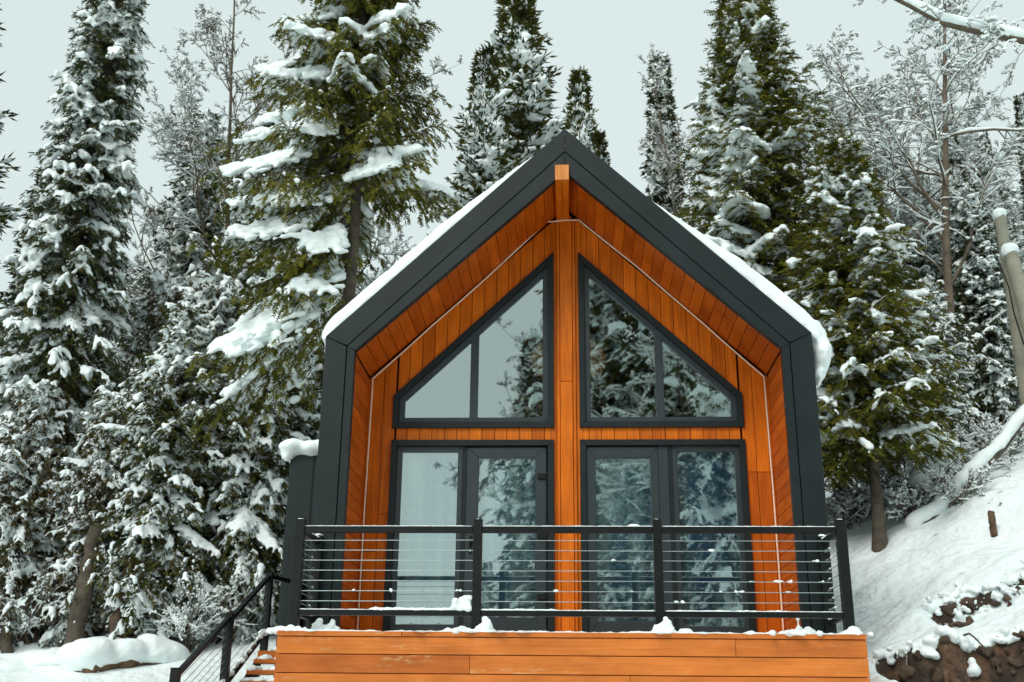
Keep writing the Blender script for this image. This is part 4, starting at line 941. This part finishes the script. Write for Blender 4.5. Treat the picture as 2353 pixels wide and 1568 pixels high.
# ---- utility pole
def pole():
    Y = 5.4; a = at(2298, 497, Y=Y); b = a.copy(); b[2] = terrain(a[0], Y)-.4; root = empty('utility_pole', (0, 0, 0), label='weathered wooden utility pole with a leaning brace, both capped with snow', cat='utility pole')
    def tube(name, p, q, r0, r1, m, par, k=14):
        t = np.linspace(0, 1, 8)[:, None]; P = (np.array(p)*(1-t)+np.array(q)*t)[None]; V, F = tubes(P, np.linspace(r0, r1, 8)[None], k)
        n = len(V); F = np.concatenate([F]); V = np.concatenate([V, [p, q]]); c0 = [[i, (i+1) % k, n, n] for i in range(k)]; return link(name, npmesh(name, V, np.concatenate([F, np.array(c0)])) if False else npmesh(name, V, F), m, par, True)
    tube('post', b, a, .115, .085, 'pole', root)
    c = at(2322, 582, Y=Y-.25); e = at(2440, 1010, Y=Y-.9); tube('brace', e, c, .13, .105, 'pole', root)
    for (p, r) in ((a, .092), (c, .112)):
        rng = np.random.default_rng(2); n = 14; P = np.array(p)+np.stack([rng.uniform(-.3, .3, n)*r, rng.uniform(-.3, .3, n)*r, rng.uniform(-.1, .65, n)*r], 1)
        V, F = blobs(P, np.tile([[1., 0, 0]], (n, 1)), np.full((n, 3), r*.95), rng, ICO2, .06); link('snow_cap', voxel('snow_cap', V, F, .02, 2), 'snow', root)
    cab = np.array([at(2290, 590, Y=Y-.2), at(2302, 620, Y=Y-.3), at(2318, 660, Y=Y-.4), at(2330, 720, Y=Y-.4), at(2352, 790, Y=Y-.4), at(2390, 830, Y=Y-.4)])[None]
    V, F = tubes(cab, np.full((1, 6), .012), 5); link('wire', npmesh('wire', V, F), 'rail', root)
    for v in (505, 520, 535): 
        q = at(2300, v, Y=Y); 
pole()
# ---- leaning snow-covered log, stump, fallen log
def log(name, pts, r0, r1, label, cat, m='bark', sn=1.2, seed=0, cover=(0, 1)):
    root = empty(name, (0, 0, 0), label=label, cat=cat); P = np.array(pts, float); rng = np.random.default_rng(seed)
    t = np.linspace(0, len(P)-1, 16); i = np.clip(t.astype(int), 0, len(P)-2); w = (t-i)[:, None]; Q = P[i]*(1-w)+P[i+1]*w; Q += rng.normal(0, r0*.12, Q.shape)
    V, F = tubes(Q[None], np.linspace(r0, r1, 16)[None]*rng.uniform(.9, 1.1, (1, 16)), 10); n = len(V)
    V = V*1.; link('trunk', npmesh('trunk', V, F), m, root, True)
    q = rng.uniform(cover[0], cover[1], 180); f = q*15; i = np.clip(f.astype(int), 0, 14); w = (f-i)[:, None]; c = Q[i]*(1-w)+Q[i+1]*w; r = (r0+(r1-r0)*q)*sn*rng.uniform(.8, 1.15, 180); c[:, 2] += r*.55
    V, F = blobs(c, Q[i+1]-Q[i], np.stack([r*1.3, r, r*.8], 1), rng, ICO2, .08); link('snow', voxel('snow', V, F, .03, 2, .012, 5), 'snow', root)
    return root
b = ground_hit(2150, 1180); a = at(2420, 880, Y=b[1]+.2)
log('leaning_log', [b-np.array([.3, 0, .2]), b, (a+b)/2+np.array([0, 0, -.05]), a], .10, .07, 'snow-covered leaning trunk slanting up to the right picture edge', 'log', sn=1.35, seed=1)
def gp(x, y, h=0): return np.array([x, y, float(terrain(x, y))+h])
h1 = ground_hit(215, 1545); h2 = ground_hit(330, 1530)
log('fallen_log', [h1+np.array([-.35, .15, .05]), h1+np.array([0, .0, .12]), h2+np.array([0, .1, .10]), h2+np.array([.3, .3, .05])], .15, .13, 'rotten brown fallen log under a smooth snow mound at bottom left', 'log', 'rot', 1.5, 4, (0, 1))
P = []
for k in range(420):
    u = rs.uniform(-120, 345); p = ground_hit(u, 1532-.12*max(u, 0)+rs.uniform(-6, 6)); c = (215 < u < 325)
    P.append((p[0]+rs.uniform(-.1, .1), p[1]+(.55 if c else .3)+rs.uniform(-.2, .6), p[2]+(.10 if c else -.04)+rs.uniform(0, .08), .40, .36, rs.uniform(.10, .16)))
lumps('snow_mound', 'long smooth snow mound at the foot of the left-hand trees', P, .045, .06, .012)
s_ = ground_hit(2288, 1235)
log('stump', [s_+np.array([0, 0, -.2]), s_+np.array([-.02, 0, .32])], .05, .04, 'small dark stick poking out of the snow slope on the right', 'stump', 'rot', .9, 6, (.5, 1))
# trunks low on the left
for k, (u, v, r, H, lb, m) in enumerate(((165, 1502, .16, 2.1, 'thick dark bare trunk at bottom left', 'bark'), (262, 1498, .13, 2.4, 'reddish flaking birch trunk at bottom left beside the thick dark one', 'bark_red'), (30, 1505, .09, 2.0, 'short leaning snag with snow on one side at the left edge', 'bark'), (560, 1300, .08, 7.5, 'thin reddish trunk rising through the snowy firs left of the annex', 'bark_red'))):
    p = ground_hit(u, v) if v > 1400 else at(u, 1300, Y=8.0); zb = float(terrain(p[0], p[1]))-.2
    log('tree_trunk', [(p[0], p[1], zb), (p[0]+(-.45 if k == 2 else .05), p[1], zb+H*.5), (p[0]+(-.9 if k == 2 else .1), p[1]+.1, zb+H)], r, r*.7, lb, 'tree trunk', m, .0001 if k != 2 else .5, k+20)
# bare snowy shrubs
def shrub(x, y, h, seed, label, n=16):
    rng = np.random.default_rng(seed); P0 = np.zeros((n, 3)); P0[:, :2] = rng.normal(0, .08, (n, 2)); D = np.stack([rng.normal(0, .55, n), rng.normal(0, .55, n), np.ones(n)], 1)
    P = grow(P0, D, np.full(n, h), 10, .12, -.06, rng); R = np.full((n, 10), .010)*(1-.6*np.linspace(0, 1, 10))[None]
    T = birch(seed, h, 7, 5, 4, 0, .03, .9, lf1=.5, first=(P, R, np.full(n, h)), droop=-.1)
    plant('shrub', T, x, y, label=label, cat='shrub', sink=.05)
for k, (u, v, h, lb) in enumerate(((430, 1500, 1.5, 'bare twiggy shrub with snow left of the stair railing'), (330, 1480, 1.3, 'arching bare shrub behind the snow mound'), (2130, 1130, .9, 'low snowy twigs beneath the leaning trunk'), (1960, 1215, .7, 'thin dry stems beside the spruce trunk'), (2060, 1150, 1.1, 'snowed-over brush right of the spruce trunk'), (1925, 1120, .9, 'snowy brush just right of the cabin corner'), (2230, 1090, 1.0, 'tangled snowy brush under the firs on the right slope'), (60, 1480, 1.6, 'drooping bare shrub at the left picture edge'), (2190, 1165, .8, 'matted twigs around the foot of the leaning trunk'), (2090, 1190, .6, 'small bare bush between spruce trunk and leaning trunk'), (2290, 1060, 1., 'dark brush under the utility pole'), (1990, 1180, .8, 'thin bare stems just behind the spruce trunk'))):
    p = ground_hit(u, v); shrub(p[0], p[1], h, 60+k, lb)
q_ = ground_hit(2140, 1150); log('uprooted_stump', [q_+np.array([-.25, 0, -.1]), q_+np.array([0, .05, .25]), q_+np.array([.35, .1, .42])], .19, .14, 'upturned brown stump under a snow hood above the leaning trunk', 'stump', 'rot', .85, 14, (.3, 1))
# clods, overhanging snow rim and roots on the earth bank
P = []; Sn = []
for k in range(1200):
    x = rs.uniform(3.15, 7.2); y = rs.uniform(-.2, 1.5); z0 = float(terrain(x, y)); g_ = abs(float(terrain(x, y+.05))-z0)/.05
    if g_ > 1.2: P.append((x, y-.03, z0-.01, rs.uniform(.02, .08), rs.uniform(.02, .07), rs.uniform(.02, .06)))
    if g_ > 1.2 and rs.random() < .14: Sn.append((x, y-.06, z0+.05, rs.uniform(.04, .13), .07, rs.uniform(.03, .08)))
for x in np.arange(3.0, 7.4, .035):
    ys_ = np.arange(-.5, 1.45, .03); zs_ = terrain(np.full_like(ys_, x), ys_); gr = np.gradient(zs_, .03); i = int(np.argmax(gr)); k = i
    while k < len(gr)-1 and gr[k] > .8: k += 1
    h = .05+.05*max(0, noise(x, 0, 5, 2)); Sn.append((x, ys_[k]-.02-rs.uniform(0, .05), zs_[k]-rs.uniform(-.01, .07)-h*.5, .06, .09, h))
for x in np.arange(3.75, 5.3, .03):
    ys_ = np.arange(1.0, 2.6, .03); zs_ = terrain(np.full_like(ys_, x), ys_); gr = np.gradient(zs_, .03); i = int(np.argmax(gr)); k = i
    if gr[i] < .9: continue
    while k < len(gr)-1 and gr[k] > .6: k += 1
    if rs.random() < .8: Sn.append((x, ys_[k]-.03-rs.uniform(0, .06), zs_[k]-rs.uniform(0, .06), .05, .07, .04))
    if rs.random() < .3: Sn.append((x, ys_[i]-rs.uniform(0, .1), zs_[i], .04, .05, .03))
A_ = np.array(P); V, F = blobs(A_[:, :3], rs.normal(0, 1, (len(A_), 3)), A_[:, 3:], rs, ICO2, .3)
tag(link('soil_clods', voxel('soil_clods', V, F, .016, 0, .010, 30), 'soil'), 'rough brown earth clods on the cut bank at bottom right', kind='stuff')
Sn = [(a+rs.normal(0, .03), b+rs.normal(0, .03), c+rs.normal(0, .025), d*f_, e*f_, g*f_) for (a, b, c, d, e, g) in Sn for f_ in rs.uniform(.2, .8, 3)]
lumps('bank_snow', 'ragged snow lip hanging over the bare earth bank', Sn, .017, .3, .012)
for k in range(9):
    x = rs.uniform(3.5, 6.2); y = .35+rs.uniform(-.2, .3); z0 = float(terrain(x, y)); n_ = 9; q = np.array([[x, y-.05, z0]]) ; Pq = grow(q, np.array([[rs.uniform(-1, 1), -.5, rs.uniform(-.4, .1)]]), np.array([rs.uniform(.3, .8)]), n_, .25, -.1, rs)
    V, F = tubes(Pq, np.linspace(.012, .003, n_)[None], 5); tag(link('root', npmesh('root', V, F), 'bark', smooth=True), 'thin dark root hanging from the earth bank', 'root', 'roots in the earth bank')
